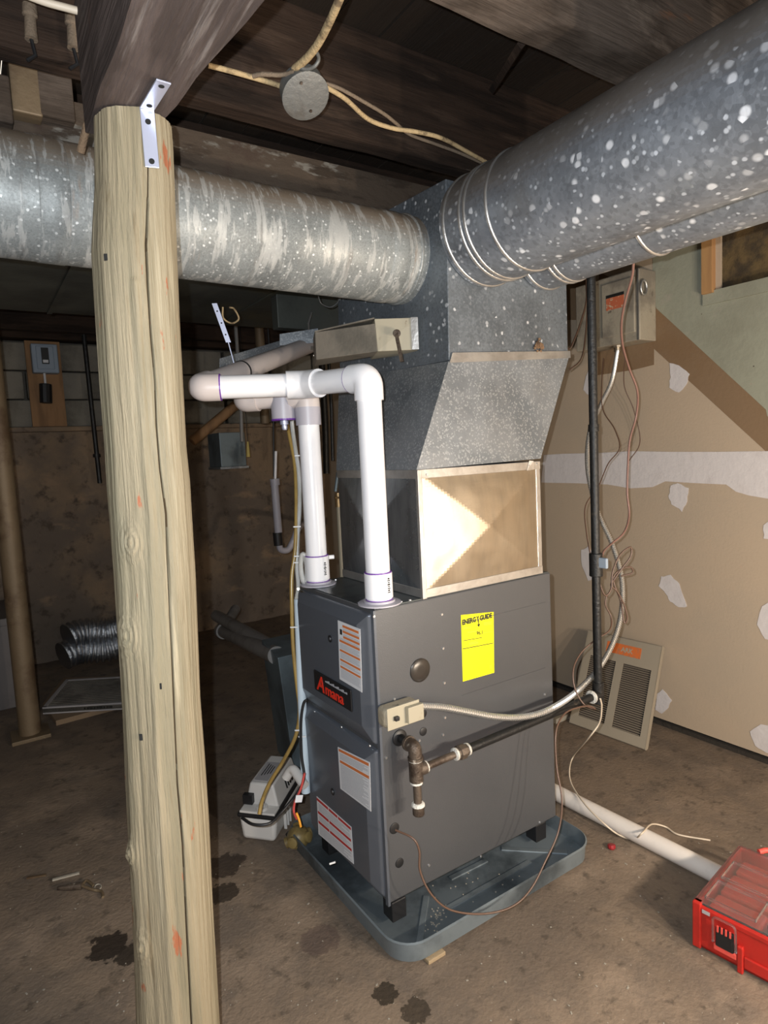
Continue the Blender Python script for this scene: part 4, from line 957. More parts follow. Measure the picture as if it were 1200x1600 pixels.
MB().lathe(un - hn * .020, hn, [(.017, 0), (.017, .008), (.022, .009), (.022, .030), (.018, .031), (.018, .042)], 8).build('union', m_iron, gp, bevel=.001)
MB().tube([g3 + V((0, 0, .012)), g3 - V((0, 0, .016))], .0165, 16).build('end_cap', m_iron, gp, bevel=.003, smooth=40)
b = MB()
for c, a, r in ((g2 + V((0, 0, .034)), V((0, 0, 1)), .0195), (g2 - V((0, 0, .033)), V((0, 0, 1)), .017), (g3 + V((0, 0, .014)), V((0, 0, 1)), .0185), (un - hn * .022, hn, .018), (un + hn * .024, hn, .018), (g2 + hn * .034, hn, .0165), (pe - hn * .035, hn, .022)):
    MB().tube([c - a * .006, c - a * .003, c + a * .003, c + a * .006], [r * .75, r * 1.05, r, r * .75], 14).build('pipe_dope', m_dope, gp, smooth=60)
MB().tube([pe - V((0, 0, .02)), V((riser.x, riser.y, 2.295))], .0145, 16).build('riser', m_blackiron, gp, smooth=40)
MB().tube([pe - hn * .03, pe + hn * .006], .021, 16).build('corner_fitting', m_blackiron, gp, smooth=40)
MB().tube([pe - V((0, 0, .03)), pe + V((0, 0, .045))], .020, 16).build('corner_fitting', m_blackiron, gp, smooth=40)
vz = [z for z in [x / 100 for x in range(50, 120)]]
def z_at(x, y, v):
    best = None
    for i in range(0, 2600, 4):
        z = i / 1000; d = V((x, y, z)) - CAM
        c = [sum(RM[r][k] * d[r] for r in range(3)) for k in range(3)]
        vv = 800 - F_PX * c[1] / -c[2]
        if best is None or abs(vv - v) < best[0]: best = (abs(vv - v), z)
    return best[1]
zv = z_at(riser.x, riser.y, 878)
MB().tube([(riser.x, riser.y, zv + .03), (riser.x, riser.y, zv - .05)], .0225, 14).build('shutoff_valve', m_blackiron, gp, bevel=.002, smooth=40)
MB().obox((riser.x - .004, riser.y - .03, zv), (.006, 0, 0), (0, .02, 0), (0, 0, .018)).build('valve_handle', m_elecgrey, gp, bevel=.004)
zk = z_at(riser.x, riser.y, 668)
MB().tube([(riser.x, riser.y, zk + .012), (riser.x, riser.y, zk - .012)], .0175, 14).build('coupling', m_blackiron, gp, smooth=40)

# ================================================================== SAFETY SWITCH BOX ON THE WALL
sw = thing('disconnect_switch', (XW, .5, 1.95), 'dirty beige safety switch box high on the tan wall', 'electrical box')
by0, by1 = .333, .690
bx0 = 1.705
c = P(1001, 530, 'x', bx0); ztop = z_at(bx0, by0, 418); zbot = z_at(bx0, by0, 531)
MB().box(bx0, XW - .0015, by0, by1, zbot, ztop).build('enclosure', m_panelbox, sw, bevel=.004)
a = P(941, 438, 'x', bx0); c = P(994, 512, 'x', bx0)
MB().box(bx0 - .010, bx0, min(a.y, c.y), max(a.y, c.y), c.z - .02, ztop - .03).build('door', m_panelbox, sw, bevel=.006)
MB().box(bx0 - .004, bx0, by0 + .004, by0 + .012, zbot, ztop).build('door_seam', m_shiny_edge, sw)
a = P(947, 466, 'x', bx0 - .011); c = P(975, 479, 'x', bx0 - .011)
MB().box(bx0 - .0118, bx0 - .0100, min(a.y, c.y), max(a.y, c.y), min(a.z, c.z), max(a.z, c.z)).build('warning_label', m_redlabel, sw)
MB().box(bx0 - .0122, bx0 - .0100, min(a.y, c.y), max(a.y, c.y), max(a.z, c.z) - .004, max(a.z, c.z) + .010).build('label_top', m_ink, sw)
q = P(1006, 449, 'y', by0 - .012)
b = MB(); b.tube([q + V((.022 * cos(t), 0, .032 * sin(t))) for t in [2 * pi * i / 20 for i in range(21)]], .005, 8).build('pull_ring', m_shiny_edge, sw, smooth=60)
cf = P(965, 543, 'x', 1.76)
MB().lathe((cf.x, cf.y, zbot + .004), (0, 0, -1), [(.030, 0), (.030, .012), (.017, .013), (.017, .03)], 12).build('conduit_connector', m_shiny, sw)
cend = V((cf.x, cf.y, zbot - .02))
# armoured conduit
s_a = V((X1, 0, 0))
cpts = [P(654, 1103, 'y', -.045), P(690, 1105, 'y', -.045), P(730, 1112, 'y', -.055), P(775, 1120, 'y', -.07), P(820, 1120, 'y', -.08), P(862, 1107, 'y', -.09)]
px = [(905, 1077), (945, 1030), (968, 972), (972, 910), (957, 852), (932, 795), (918, 730), (922, 672), (940, 630), (956, 595)]
dA = 2.02
for i, (u, v) in enumerate(px): cpts.append(D(u, v, 2.10 + (2.95 - 2.10) * (i + 1) / (len(px) + 1)))
cpts.append(cend)
pp = resample(spline(cpts, 12), .0021)
rs = [.0084 + .0019 * (1 if i % 4 < 2 else -1) for i in range(len(pp))]
ac = MB().tube(pp, rs, 10).build('armoured_conduit', m_alu, label='flexible armoured metal conduit sweeping from the furnace switch box up to the wall box', cat='conduit', origin=pp[0])

# ================================================================== CONTROL WIRES
wire('control_wire', [(1078, 98), (1060, 115), (1042, 150), (1030, 180), (1017, 222), (1003, 262), (994, 300), (992, 345), (990, 395), (988, 430), (977, 470), (971, 505), (973, 540), (983, 575), (996, 612), (994, 650), (984, 688), (981, 730), (980, 770), (983, 805), (975, 832), (955, 850), (943, 862), (938, 880)],
     .0040, m_pinkwire, 'long brown control wire hanging over the large round duct down to the gas riser', deps=[1.98, 1.93, 1.84, 1.80, 1.76, 1.74, 1.74, 1.78, 1.83, 1.9, 2.0, 2.1, 2.2, 2.3, 2.35, 2.4, 2.4, 2.4, 2.4, 2.4, 2.35, 2.3, 2.2, 2.15])
wire('control_wire', [(938, 880), (936, 905), (945, 930), (955, 920), (957, 895), (968, 868), (985, 855), (985, 870), (972, 888), (960, 905), (955, 915), (965, 925), (975, 945), (980, 965), (975, 972), (970, 940), (958, 905), (970, 890), (985, 886), (988, 895), (970, 900)],
     .0032, m_copper, 'tangled loops of brown control wire beside the gas riser', deps=(2.2, 2.3), k=6)
wire('control_wire', [(948, 930), (946, 945), (955, 965), (952, 985), (930, 1000), (908, 1020), (896, 1045), (898, 1075), (912, 1100), (930, 1108), (918, 1103), (890, 1110), (875, 1125), (868, 1150), (870, 1200), (878, 1250), (872, 1300), (850, 1350), (832, 1385), (810, 1410), (780, 1424), (740, 1428), (700, 1420), (672, 1395), (656, 1360), (655, 1330), (645, 1310), (618, 1297)],
     .0028, m_copper, 'thin brown wire looping down into the drip pan and back to the furnace grommet', deps=[2.25, 2.25, 2.25, 2.22, 2.2, 2.18, 2.15, 2.13, 2.12, 2.12, 2.1, 2.05, 2.0, 1.97, 1.95, 1.92, 1.90, 1.86, 1.83, 1.80, 1.78, 1.75, 1.72, 1.70, 1.70, 1.70, 1.70, 1.725], k=7)
wire('control_wire', [(978, 545), (975, 600), (990, 640), (1000, 690), (983, 720)], .0022, m_copper, 'thin brown wire bowing against the tan wall below the switch box', deps=(3.0, 3.0))
wire('control_wire', [(915, 435), (916, 470), (905, 510), (893, 540), (888, 545)], .0035, m_copper, 'dark wire looping behind the plenum left of the gas riser', deps=(2.9, 2.6))
wire('control_wire', [(920, 440), (915, 520), (908, 560), (890, 578)], .003, m_copper, 'dark wire lying lower behind the plenum left of the gas riser', deps=(2.95, 2.6))
wire('control_wire', [(943, 560), (940, 600), (942, 640), (960, 670), (968, 700), (950, 725), (935, 760), (915, 790), (916, 830), (925, 880)], .0024, m_copper, 'thin dark wire weaving behind the gas riser', deps=(2.9, 2.3))
wp = [D(938, 1092, 2.12), D(940, 1105, 2.15), D(936, 1130, 2.2), D(918, 1155, 2.25)]
wp += [P(897, 1180, 'z', .12), P(890, 1200, 'z', .09), P(893, 1225, 'z', .07), P(915, 1258, 'z', .068), P(945, 1288, 'z', .050), P(968, 1305, 'z', .012), P(990, 1311, 'z', .008), P(1003, 1302, 'z', .07), P(1018, 1288, 'z', .03), P(1040, 1292, 'z', .006), P(1060, 1304, 'z', .006), P(1110, 1313, 'z', .006)]
wire('thermostat_wire', None, .0030, m_cream, 'cream wire trailing over the white floor pipe onto the concrete', pts=wp)

# ================================================================== GRILLE LEANING ON THE WALL
gr = thing('return_air_grille', P(955, 1150, 'z', 0), 'almond louvred panel leaning on the tan wall behind the gas riser', 'grille')
BLg = P(895, 1137, 'z', 0.003); BRg = P(1008, 1172, 'z', 0.003); TRg = P(1035, 1010, 'x', XW - .035); TLg = P(915, 984, 'x', XW - .035)
Wd = ((BRg - BLg) + (TRg - TLg)) / 2; Wd.z = 0; Ht = TRg - BRg; BLg = BRg - Wd; TLg = TRg - Wd
ng = Wd.cross(Ht).normalized()
if ng.x > 0: ng = -ng
def G(s, t, o_=0): return BLg * (1 - s) * (1 - t) + BRg * s * (1 - t) + TRg * s * t + TLg * (1 - s) * t + ng * o_
def gq(b_, s0, s1, t0, t1, o0_, o1_): b_.hexa([G(s0, t0, o0_), G(s1, t0, o0_), G(s1, t1, o0_), G(s0, t1, o0_), G(s0, t0, o1_), G(s1, t0, o1_), G(s1, t1, o1_), G(s0, t1, o1_)])
b = MB(); gq(b, .0, 1, 0, 1, -.012, -.010); b.build('back_sheet', m_grille_dark, gr)
b = MB(); V0, V1 = .10, .74
for s0, s1, t0, t1 in ((0, 1, V1, 1), (0, 1, 0, V0), (0, .10, V0, V1), (.46, .56, V0, V1), (.92, 1, V0, V1)): gq(b, s0, s1, t0, t1, 0, .003)
gq(b, -.004, .004, 0, 1, -.022, .003); gq(b, .996, 1.004, 0, 1, -.022, .003); gq(b, 0, 1, .995, 1.0, -.022, .003); gq(b, 0, 1, 0, .005, -.022, .003)
b.build('face_frame', m_grille, gr)
for s0, s1 in ((.10, .46), (.56, .92)):
    for k in range(30):
        t = V0 + (V1 - V0) * (k + .15) / 30; b_ = MB()
        h = (V1 - V0) / 30 * .42
        b_.hexa([G(s0, t, .001), G(s1, t, .001), G(s1, t, -.003), G(s0, t, -.003), G(s0, t + h, -.004), G(s1, t + h, -.004), G(s1, t + h, -.008), G(s0, t + h, -.008)])
        b_.build('slat', m_grille, gr)
lb = MB(); gq(lb, .30, .76, .82, .93, .003, .0042); lbo = lb.build('orange_label', m_orangelabel, gr, label='orange brand label')
text('ARK', .032, G(.50, .855, .0045), Wd, Ht, m_almond, lbo, bold=.001)

# ================================================================== FLOOR PIPE, TOOLBOX
a = P(868, 1238, 'z', .03); c = P(1128, 1370, 'z', .03); dd = (c - a).normalized()
fp = MB().tube([a - dd * .35, c], .030, 24); fp.build('floor_pipe', m_pvc_floor, smooth=40, label='scuffed white plastic pipe lying on the floor right of the drip pan', cat='pipe', origin=a)
tbx = thing('organizer_box', (.85, -.72, 0), 'red tool organizer box with a clear lid on the floor at lower right', 'toolbox')
T0 = V((.660, -.523, 0)); T1 = P(1200, 1541, 'z', 0); uT = (T1 - T0); uT.z = 0; uT.normalize(); vT = V((-uT.y, uT.x, 0))
HT = .150
Q = P(1172, 1326, 'z', HT); LT = .50; WT = .36
def TB(b_, s0, s1, t0, t1, z0, z1): b_.hexa([T0 + uT * s0 + vT * t0 + V((0, 0, z0)), T0 + uT * s1 + vT * t0 + V((0, 0, z0)), T0 + uT * s1 + vT * t1 + V((0, 0, z0)), T0 + uT * s0 + vT * t1 + V((0, 0, z0)),
                                             T0 + uT * s0 + vT * t0 + V((0, 0, z1)), T0 + uT * s1 + vT * t0 + V((0, 0, z1)), T0 + uT * s1 + vT * t1 + V((0, 0, z1)), T0 + uT * s0 + vT * t1 + V((0, 0, z1))])
if (Q - T0).dot(vT) < 0: vT = -vT
WT = max(.30, min(.42, (Q - T0).dot(vT) + .02))
b = MB(); TB(b, .0, LT, 0, WT, .008, .02)
TB(b, 0, LT, 0, .010, .008, HT - .018); TB(b, 0, LT, WT - .010, WT, .008, HT - .018); TB(b, 0, .010, 0, WT, .008, HT - .018); TB(b, LT - .010, LT, 0, WT, .008, HT - .018)
b.build('tray_shell', m_red, tbx, bevel=.004)
b = MB()
TB(b, .0, .022, -.006, .016, .006, HT - .012); TB(b, 0, LT, -.004, .004, HT - .036, HT - .020); TB(b, .115, .130, -.010, .002, .0, .075); TB(b, .13, .40, -.006, .002, .018, .05)
b.build('outer_rib', m_red, tbx, bevel=.003)
for s0, t0 in ((.02, .02), (.02, .135), (.02, .25)):
    b = MB(); TB(b, s0, s0 + .13, t0, t0 + min(.10, WT - .02 - t0), .02, HT - .050); b.build('bin', m_binred, tbx, bevel=.006)
b = MB(); TB(b, .165, LT - .02, .02, WT - .02, .02, HT - .06); b.build('bin_contents', m_bingrey, tbx, bevel=.006)
b = MB(); TB(b, .001, LT - .001, .003, WT - .001, HT - .018, HT - .012); 
for s0, t0 in ((.02, .025), (.02, .14), (.02, .255), (.175, .025), (.175, .14), (.175, .255)):
    if t0 + .10 > WT: continue
    for (a_, b2, c_, d_) in ((s0, s0 + .13, t0, t0 + .004), (s0, s0 + .13, t0 + .09, t0 + .094), (s0, s0 + .004, t0, t0 + .094), (s0 + .126, s0 + .13, t0, t0 + .094)): TB(b, a_, b2, c_, d_, HT - .012, HT - .004)
b.build('clear_lid', m_glass, tbx, bevel=.0015)
lt = MB(); TB(lt, .062, .108, -.012, -.002, .045, .100); lt.build('latch', m_black, tbx, bevel=.004)
lt = MB(); TB(lt, .056, .114, -.009, -.001, .030, .047); lt.build('latch_lip', m_redlight, tbx, bevel=.003)
for k in range(4):
    lt = MB(); TB(lt, .066 + .0105 * k, .071 + .0105 * k, -.014, -.010, .088, .106); lt.build('latch_tooth', m_redlight, tbx, bevel=.001)
W_ = lambda s, t, z: T0 + uT * s + vT * t + V((0, 0, z))
MB().tube(fillet([W_(.057, -.012, .055), W_(.057, -.014, .128), W_(.113, -.014, .128), W_(.113, -.012, .055)], .012, 6), .0032, 8).build('latch_bail', m_glass, tbx, smooth=60)
MB().tube(spline([W_(.055, WT - .0, HT - .012), W_(.075, WT + .025, HT - .010), W_(.13, WT + .03, HT - .01), W_(.18, WT + .0, HT - .012)], 6), .008, 8).build('carry_handle', m_redlight, tbx, smooth=60)
lt = MB(); TB(lt, .026, .046, -.0055, -.0045, .116, .126); lt.build('paper_scrap', m_white, tbx)
q = P(956, 1327, 'z', 0)
rc = MB().lathe(q, (0.1, .2, 1), [(.009, 0), (.014, .006), (.013, .016), (.006, .017)], 10); rc.build('plastic_cap', m_redcap, bevel=.001, label='small dark red plastic cap on the floor beside the drip pan', cat='cap', origin=q)

# ================================================================== CEILING CABLES AND JUNCTION BOX
zc = 2.275
jx = thing('ceiling_junction_box', P(475, 145, 'z', zc), 'round grey metal junction box hanging on cables under the joists', 'junction box')
c = P(474, 143, 'z', 2.25); ax = (CAM - c).normalized() * .6 + V((0.25, 0, -.45)); ax.normalize()
MB().lathe(c - ax * .02, ax, [(.050, 0), (.053, .004), (.053, .034), (.056, .035), (.056, .039), (.050, .041)], 32).build('box_body', m_zinc, jx, smooth=35)
sd_ = ax.orthogonal().normalized()
for s in (-1, 1): MB().lathe(c + ax * .021 + sd_ * .035 * s, ax, [(.004, 0), (.003, .003)], 8).build('cover_screw', m_iron, jx)
MB().tube(spline([P(463, 103, 'z', zc), P(478, 108, 'z', zc - .01), P(492, 103, 'z', zc - .01), P(498, 90, 'z', zc), P(490, 74, 'z', zc)], 6), .0042, 8).build('hook_wire', m_zinc, jx, smooth=60)
PL = ('z', zc)
wire('cloth_cable', [(545, -40), (530, 0), (512, 40), (497, 68), (480, 90), (460, 108)], .0085, m_cloth, 'thick tan cloth cable rising from the junction box to the top edge', 'cable', plane=PL)
wire('cloth_cable', [(447, 138), (425, 130), (395, 121), (360, 111), (325, 102)], .0060, m_cloth, 'tan cable running from the junction box left towards the beam', 'cable', plane=PL)
wire('cloth_cable', [(460, 112), (440, 117), (410, 116), (395, 119)], .0052, m_darkcable, 'short dusty cable meeting the tan one left of the junction box', 'cable', plane=('z', zc - .008))
wire('cloth_cable', [(508, 135), (540, 155), (575, 186), (612, 200), (650, 206), (690, 216), (735, 240), (782, 266)], .0058, m_cloth, 'tan cable sagging from the junction box right to the plenum top', 'cable', plane=('z', zc - .01))
wire('cloth_cable', [(500, 128), (530, 138), (570, 160), (600, 178), (618, 192), (640, 210), (680, 225), (720, 240), (768, 262)], .0045, m_darkcable, 'thin dusty cable twisted beside the sagging tan cable', 'cable', plane=('z', zc))
wire('cloth_cable', [(30, -12), (70, 3), (110, 14), (150, 25), (170, 32)], .0070, m_cream, 'cream cable crossing the joists at the top left corner', 'cable', plane=('z', 2.27))
for u, v0, v1 in ((46, 8, 62), (112, 22, 76)):
    a = P(u, v0, 'y', .135); c = P(u + 3, v1, 'y', .135)
    k_ = thing('knob_insulator', a, 'old dusty ceramic insulator on the joist, ' + ('left one near the frame edge' if u < 90 else 'the one nearer the log post'), 'insulator')
    MB().tube([a, a.lerp(c, .3), a.lerp(c, .35), c], [.014, .015, .011, .013], 12).build('insulator_body', m_darkcable, k_, smooth=40)
    MB().tube([c, c - V((-.005, 0, .03)), c - V((.012, 0, .045))], .004, 6).build('wire_tail', m_black, k_)
wire('dusty_strand', [(152, 65), (150, 95), (148, 120), (149, 150), (144, 168), (135, 200), (126, 238)], .008, m_web, 'ragged brown dust strand hanging beside the beam end at the left', 'debris', deps=(1.16, 1.30))
wire('dusty_strand', [(122, 240), (120, 262), (126, 300), (133, 340), (136, 400)], .003, m_web, 'thin brown root strand draped over the stained round duct', 'debris', deps=(1.50, 1.47))

# ================================================================== LEFT BACKGROUND
lp = thing('steel_column', P(52, 1150, 'z', 0), 'rusty brown round steel column standing at the left frame edge', 'column')
q = P(48, 1150, 'z', 0)
MB().tube([q + V((0, 0, .02)), q + V((0, 0, 2.29))], .052, 24).build('column_tube', m_steelpost, lp, smooth=40)
MB().box(q.x - .09, q.x + .09, q.y - .09, q.y + .09, 0, .02).build('base_plate', m_steelpost, lp, bevel=.003)
MB().box(q.x - .07, q.x + .07, q.y - .07, q.y + .07, 2.28, 2.30).build('cap_plate', m_steelpost, lp)
gb = thing('sheet_metal_box', P(0, 1100, 'z', 0), 'large grey sheet metal box on the floor behind the steel column', 'box')
q = P(58, 1098, 'z', 0); zt_ = z_at(q.x, q.y, 962)
MB().box(q.x - .9, q.x, q.y, q.y + .62, 0, zt_).build('box_body', m_greybox, gb, bevel=.006)
MB().box(q.x - .9, q.x + .006, q.y - .006, q.y + .626, zt_ - .04, zt_ + .004).build('top_rim', m_greybox, gb, bevel=.003)
ff = thing('furnace_filter', P(100, 1100, 'z', 0), 'flat pleated furnace filter lying on cardboard left of the log post', 'filter')
a = P(66, 1106, 'z', .07); c = P(200, 1098, 'z', .07); a2 = P(103, 1062, 'z', .07)
u_ = (c - a); v_ = (a2 - a); u_ = u_.normalized() * .62; v_ = v_.normalized() * min(.5, v_.length)
MB().obox(a + u_ / 2 + v_ / 2 - V((0, 0, .018)), u_ / 2, v_ / 2, V((0, 0, .012))).build('filter_media', m_filter, ff)
b = MB()
for s, e_, wd in ((a, a + u_, v_), (a + v_, a + v_ + u_, -v_)): b.obox((s + e_) / 2 + wd.normalized() * .010 - V((0, 0, .018)), (e_ - s) / 2, wd.normalized() * .010, V((0, 0, .020)))
for s, e_, wd in ((a, a + v_, u_), (a + u_, a + u_ + v_, -u_)): b.obox((s + e_) / 2 + wd.normalized() * .010 - V((0, 0, .018)), (e_ - s) / 2, wd.normalized() * .010, V((0, 0, .020)))
b.build('filter_frame', m_white, ff)
for k in range(16):
    t = (k + 1) / 17; MB().obox(a + v_ * t + u_ / 2 - V((0, 0, .005)), u_ / 2 * .94, v_.normalized() * .004, V((0, 0, .004))).build('pleat', m_filter, ff)
nn_ = (u_.cross(V((0, 0, 1)))).normalized()
if nn_.dot(CAM - a) < 0: nn_ = -nn_
tb_ = MB(); s_ = a + u_ * .38 + nn_ * .001 - V((0, 0, .018))
for k in range(9): tb_.obox(s_ + u_.normalized() * .018 * k, u_.normalized() * (.005 + .002 * (k % 3)), nn_ * .0006, V((0, 0, .006)))
tb_.build('edge_print', m_ink, ff)
cb = thing('cardboard_sheet', P(100, 1130, 'z', 0), 'brown cardboard sheet under the furnace filter', 'cardboard')
a_ = P(88, 1134, 'z', 0)
MB().prism([P(68, 1106, 'z', .0) , a_, P(215, 1100, 'z', 0), P(215, 1062, 'z', 0), P(100, 1065, 'z', 0)], (0, 0, .028)).build('sheet', m_cardboard, cb)
for i, (p, q_, zz) in enumerate((((100, 1040), (262, 1022), .10), ((108, 1015), (262, 1000), .22))):
    a = P(*p, 'y', 3.28); c = P(*q_, 'y', 3.34); a.z = zz + .03; c.z = zz + .03
    n_p = 90; pts = [a.lerp(c, k / n_p) + V((0, .02 * sin(k * .1), .012 * sin(k * .14))) for k in range(n_p + 1)]
    MB().tube(pts, [.086 + .011 * (1 if k % 4 < 2 else -1) + .006 * NZ.noise(V((k * .7, i, 0))) for k in range(n_p + 1)], 20).build('foil_duct', m_foil, smooth=20,
        label='crumpled silver flexible duct against the back wall, ' + ('lower of the two' if i == 0 else 'upper of the two'), cat='duct', origin=a)
# wall equipment
eb = thing('outlet_panel', P(70, 560, 'y', YB - .05), 'small grey electrical panel on a board on the back wall', 'electrical box')
a = P(51, 667, 'y', YB - .06); c = P(92, 535, 'y', YB - .06)
MB().box(a.x, c.x, YB - .075, YB - .03, a.z, c.z).build('backing_board', m_wood, eb)
a = P(52, 582, 'y', YB - .16); c = P(89, 538, 'y', YB - .16)
MB().box(a.x, c.x, YB - .16, YB - .075, a.z, c.z).build('panel_box', m_elecgrey, eb, bevel=.008)
w2, h2 = (c.x - a.x), (c.z - a.z); 
MB().box(a.x + w2 * .17, c.x - w2 * .17, YB - .168, YB - .16, a.z + h2 * .12, c.z - h2 * .08).build('panel_door', m_elecgrey, eb, bevel=.005)
MB().box(a.x + w2 * .36, a.x + w2 * .64, YB - .171, YB - .168, a.z + h2 * .30, c.z - h2 * .14).build('breaker_window', m_ink, eb)
MB().box(a.x + w2 * .40, a.x + w2 * .60, YB - .173, YB - .171, a.z + h2 * .34, a.z + h2 * .44).build('breaker_switch', m_label, eb)
q = P(70, 590, 'y', YB - .13); q2 = P(71, 600, 'y', YB - .13); q3 = P(72, 630, 'y', YB - .13)
MB().tube([q + V((0, 0, .03)), q2], .008, 8).build('cord_stub', m_label, eb)
MB().tube([q2, q3], .040, 12).build('plug_body', m_black, eb, bevel=.004)
a = P(131, 535, 'y', YB - .20); c = P(156, 755, 'y', YB - .20)
dpp = thing('drop_pipe', c, 'thin black iron pipe dropping down the back wall left of the log post', 'pipe')
MB().tube([V((c.x, c.y, c.z)), V((a.x, a.y, 2.598))], .016, 12).build('pipe', m_blackiron, dpp, smooth=40)
q = c.lerp(a, .2)
MB().tube([q - V((0, 0, .012)), q + V((0, 0, .012))], .026, 12).build('pipe_coupling', m_blackiron, dpp, smooth=40)
a = P(0, 462, 'y', 2.6); c = P(82, 468, 'y', 2.6)
b = MB(); b.tube([a - V((.3, 0, 0)), V((c.x, c.y, a.z))], .016, 10).build('thin_conduit', m_pvc_grey, label='pale thin conduit under the dark trunk duct at left', cat='conduit', smooth=40, origin=a)
a = P(116, 460, 'y', 2.4); lh_ = thing('lamp_holder', a, 'white ceramic lamp holder hanging near the ceiling left of the log post', 'lamp')
MB().lathe(a + V((0, 0, .05)), (0, 0, -1), [(.085, 0), (.085, .015), (.040, .045), (.036, .085)], 20).build('holder_body', m_pvc_grey, lh_, smooth=40)

# stuff between post and furnace
pj = thing('floor_duct_box', P(450, 1090, 'z', 0), 'blue grey metal return drop box standing behind the white condensate pump', 'duct')
YD = 1.0
a = P(434, 1028, 'y', YD); c = P(462, 1225, 'y', YD)
MB().hexa([(c.x, YD, 0), (.62, YD, 0), (.62, YD + .3, 0), (c.x + .05, YD + .3, 0), (a.x, YD, a.z), (.62, YD, a.z), (.62, YD + .3, a.z), (a.x + .05, YD + .3, a.z)]).build('drop_box', m_bluemetal, pj, bevel=.004)
for i, (p, q_, dz) in enumerate((((338, 962), (447, 1024), 0), ((347, 985), (432, 1024), 0))):
    a_ = P(*p, 'y', 2.55 - .1 * i); c_ = P(*q_, 'y', 1.12)
    t_ = thing('waste_pipe', a_, ('upper' if i == 0 else 'lower') + ' of two dull grey waste pipes slanting down behind the furnace', 'pipe')
    MB().tube([a_, c_], .036 if i == 0 else .040, 18).build('pipe', m_pvc_dull, t_, smooth=40)
    if i: MB().tube([a_, a_ + (c_ - a_).normalized() * .07], .050, 18).build('hub', m_pvc_dull, t_, smooth=40)
    if i: MB().tube([a_ + V((0, .0, .0)), P(368, 952, 'y', 2.7)], .034, 16).build('branch', m_pvc_dull, t_, smooth=40)
tpp = thing('sink_trap', P(435, 850, 'y', 2.3), 'grey standpipe with a curved trap hanging in the dark behind the furnace', 'pipe')
Yt = 2.2
MB().tube([P(429, 757, 'y', Yt), P(435, 832, 'y', Yt)], .024, 16).build('standpipe', m_pvc_grey, tpp, smooth=40)
MB().tube([P(431, 705, 'y', Yt), P(430, 748, 'y', Yt)], .009, 10).build('inner_hose', m_pvc, tpp, smooth=40)
MB().tube([P(429, 748, 'y', Yt), P(430, 758, 'y', Yt)], .030, 16).build('collar', m_pvc_grey, tpp, smooth=40)
MB().tube([P(433, 832, 'y', Yt), P(435, 852, 'y', Yt)], .028, 16).build('rubber_sleeve', m_black, tpp, smooth=40)
MB().tube(spline([P(436, 850, 'y', Yt), P(439, 859, 'y', Yt), P(450, 859, 'y', Yt), P(458, 845, 'y', Yt), P(466, 826, 'y', Yt), P(478, 815, 'y', Yt + .3), P(478, 815, 'y', 3.60)], 6), .020, 14).build('trap_bend', m_pvc_grey, tpp, smooth=50)
vp = thing('valve_pipe', P(532, 800, 'y', 1.5), 'tan pipe with a small brass valve behind the far left vent pipe', 'pipe')
ve = P(535, 905, 'y', 1.45)
MB().tube([P(529, 785, 'y', 1.45), ve, V((ve.x, ve.y, 0))], .014, 12).build('pipe', m_almond, vp, smooth=40)
MB().tube([P(528, 770, 'y', 1.45), P(529, 792, 'y', 1.45)], .018, 10).build('valve_body', m_brass, vp, smooth=40)
MB().tube([P(523, 778, 'y', 1.43), P(537, 777, 'y', 1.43)], .006, 8).build('valve_handle', m_brass, vp)
MB().tube([P(528, 738, 'y', 1.45), P(524, 768, 'y', 1.45)], .009, 8).build('blue_hose', m_bluemetal, vp)
wbx = thing('wall_box', P(365, 700, 'y', 2.8), 'blue grey sheet metal box hung in the dark behind the white pipe run', 'box')
a = P(346, 730, 'y', 2.8); c = P(382, 675, 'y', 2.8)
MB().box(a.x, c.x, 2.8, 3.05, a.z, c.z).build('box_body', m_bluemetal, wbx, bevel=.004)
MB().box(a.x - .01, c.x + .01, 2.79, 3.05, a.z - .015, a.z).build('box_flange', m_galv_fine, wbx)
yt = thing('yellow_tag', P(388, 700, 'y', 2.7), 'small yellow tag hanging beside the blue grey wall box', 'tag')
MB().tube([P(387, 690, 'y', 2.7), P(388, 714, 'y', 2.7)], [.006, .014], 8).build('tag_body', m_yel, yt)
ty = P(387, 691, 'y', 2.7); MB().tube([ty, V((ty.x, ty.y, 2.30))], .0025, 6).build('tag_string', m_black, yt)
a = P(300, 690, 'y', 2.9); c = P(378, 625, 'y', 2.9)
MB().tube([a, c], .035, 10).build('slanting_strut', m_wood, label='brown slanting wooden strut in the dark behind the white pipe run', cat='strut', smooth=40, origin=a)
a = P(300, 735, 'y', 3.0); c = P(385, 640, 'y', 3.0)
for (p0, p1, r, mt, lb_) in (((376, 620), (378, 690), .012, m_pvc_dull, 'thin grey pipe dropping beside the yellow tag'), ((427, 640), (428, 745), .006, m_black, 'thin black cord dropping to the grey standpipe'),
                           ((508, 660), (510, 740), .022, m_blackiron, 'dark pipe between the two white vent pipes'), ((518, 640), (520, 720), .012, m_blackiron, 'narrow dark pipe beside the plenum left edge'), ((412, 620), (414, 662), .03, m_steelpost, 'short brown pipe stub under the white pipe run')):
    a = P(*p0, 'y', 2.4); c = P(*p1, 'y', 2.4)
    MB().tube([c, a, V((a.x, a.y, 2.598))], r, 10).build('service_pipe', mt, label=lb_, cat='pipe', smooth=40, origin=c)
a = P(345, 745, 'y', YB - .14); c = P(470, 745, 'y', YB - .14)
# column of rubble/parged pilaster seen between post and furnace
a = P(342, 730, 'y', 3.45); c = P(372, 730, 'y', 3.45)
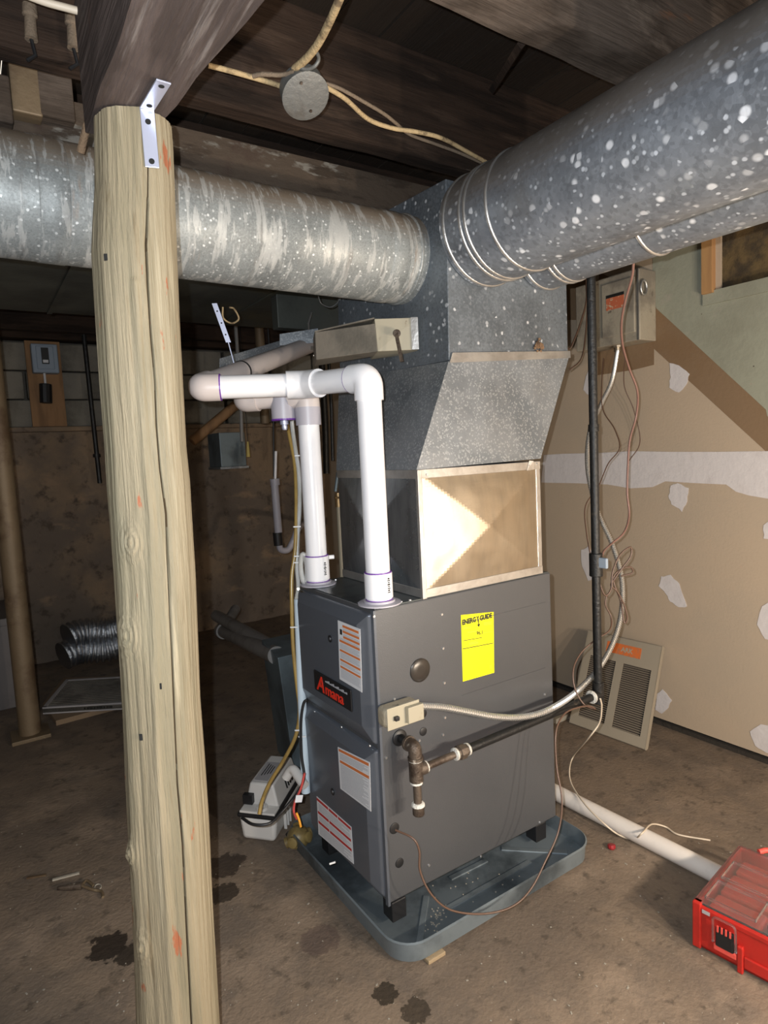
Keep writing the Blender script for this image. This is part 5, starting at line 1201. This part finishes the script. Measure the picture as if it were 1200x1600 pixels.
# odd bits on the floor
kk = thing('old_pliers', P(120, 1385, 'z', 0), 'rusty old pliers lying on the concrete at the lower left', 'tool')
a = P(90, 1388, 'z', .008); c = P(128, 1384, 'z', .010)
MB().tube([a, a.lerp(c, .5), c], [.006, .011, .012], 10).build('jaw', m_iron, kk)
MB().tube(spline([c, P(135, 1376, 'z', .008), P(146, 1384, 'z', .006)], 6), .005, 8).build('handle', m_steelpost, kk, smooth=60)
MB().tube(spline([c, P(145, 1390, 'z', .008), P(158, 1393, 'z', .006), P(161, 1402, 'z', .006)], 6), .005, 8).build('handle', m_steelpost, kk, smooth=60)
q = P(153, 1386, 'z', .006); MB().tube([q + V((.010 * cos(t), .016 * sin(t), 0)) for t in [2 * pi * i / 16 for i in range(17)]], .0022, 6).build('wire_ring', m_debris, smooth=60, label='small pale wire ring beside the old pliers', cat='ring', origin=q)
for p, q_, lb_ in (((82, 1375), (124, 1364), 'pale wood splinter on the floor above the old pliers'), ((42, 1372), (72, 1367), 'brown wood splinter on the floor at the left edge')):
    a = P(*p, 'z', .005); c = P(*q_, 'z', .005)
    MB().obox((a + c) / 2, (c - a) / 2, (c - a).cross(V((0, 0, 1))).normalized() * .004, V((0, 0, .003))).build('wood_splinter', m_debris if p[0] == 82 else m_steelpost, label=lb_, cat='splinter')
b = MB()
for k in range(170):
    u, v = random.uniform(0, 1200), random.uniform(1290, 1600); q = P(u, v, 'z', 0)
    if -.07 < q.x < .78 and -.15 < q.y < .64: continue
    if (q - V((-.63, -.13, 0))).length < .14: continue
    s = random.uniform(.0006, .0022); a = random.uniform(0, 3)
    b.obox(q + V((0, 0, s * .3)), V((cos(a), sin(a), 0)) * s * random.uniform(1, 2.2), V((-sin(a), cos(a), 0)) * s, V((0, 0, s * .4)))
b.build('floor_grit', m_debris, label='pale paint chips and grit scattered over the concrete floor', cat='grit', kind='stuff')
for px_, lb_ in (([(930, 1108), (960, 1104)], 0),):
    pass
b = P(545, 0, 'z', 0)
q = P(872, 1118, 'z', .02)
MB().box(q.x - .05, q.x + .06, q.y - .03, q.y + .05, 0, .025).build('wood_scrap', m_debris, label='pale scrap block on the floor behind the furnace beside the grille', cat='scrap')
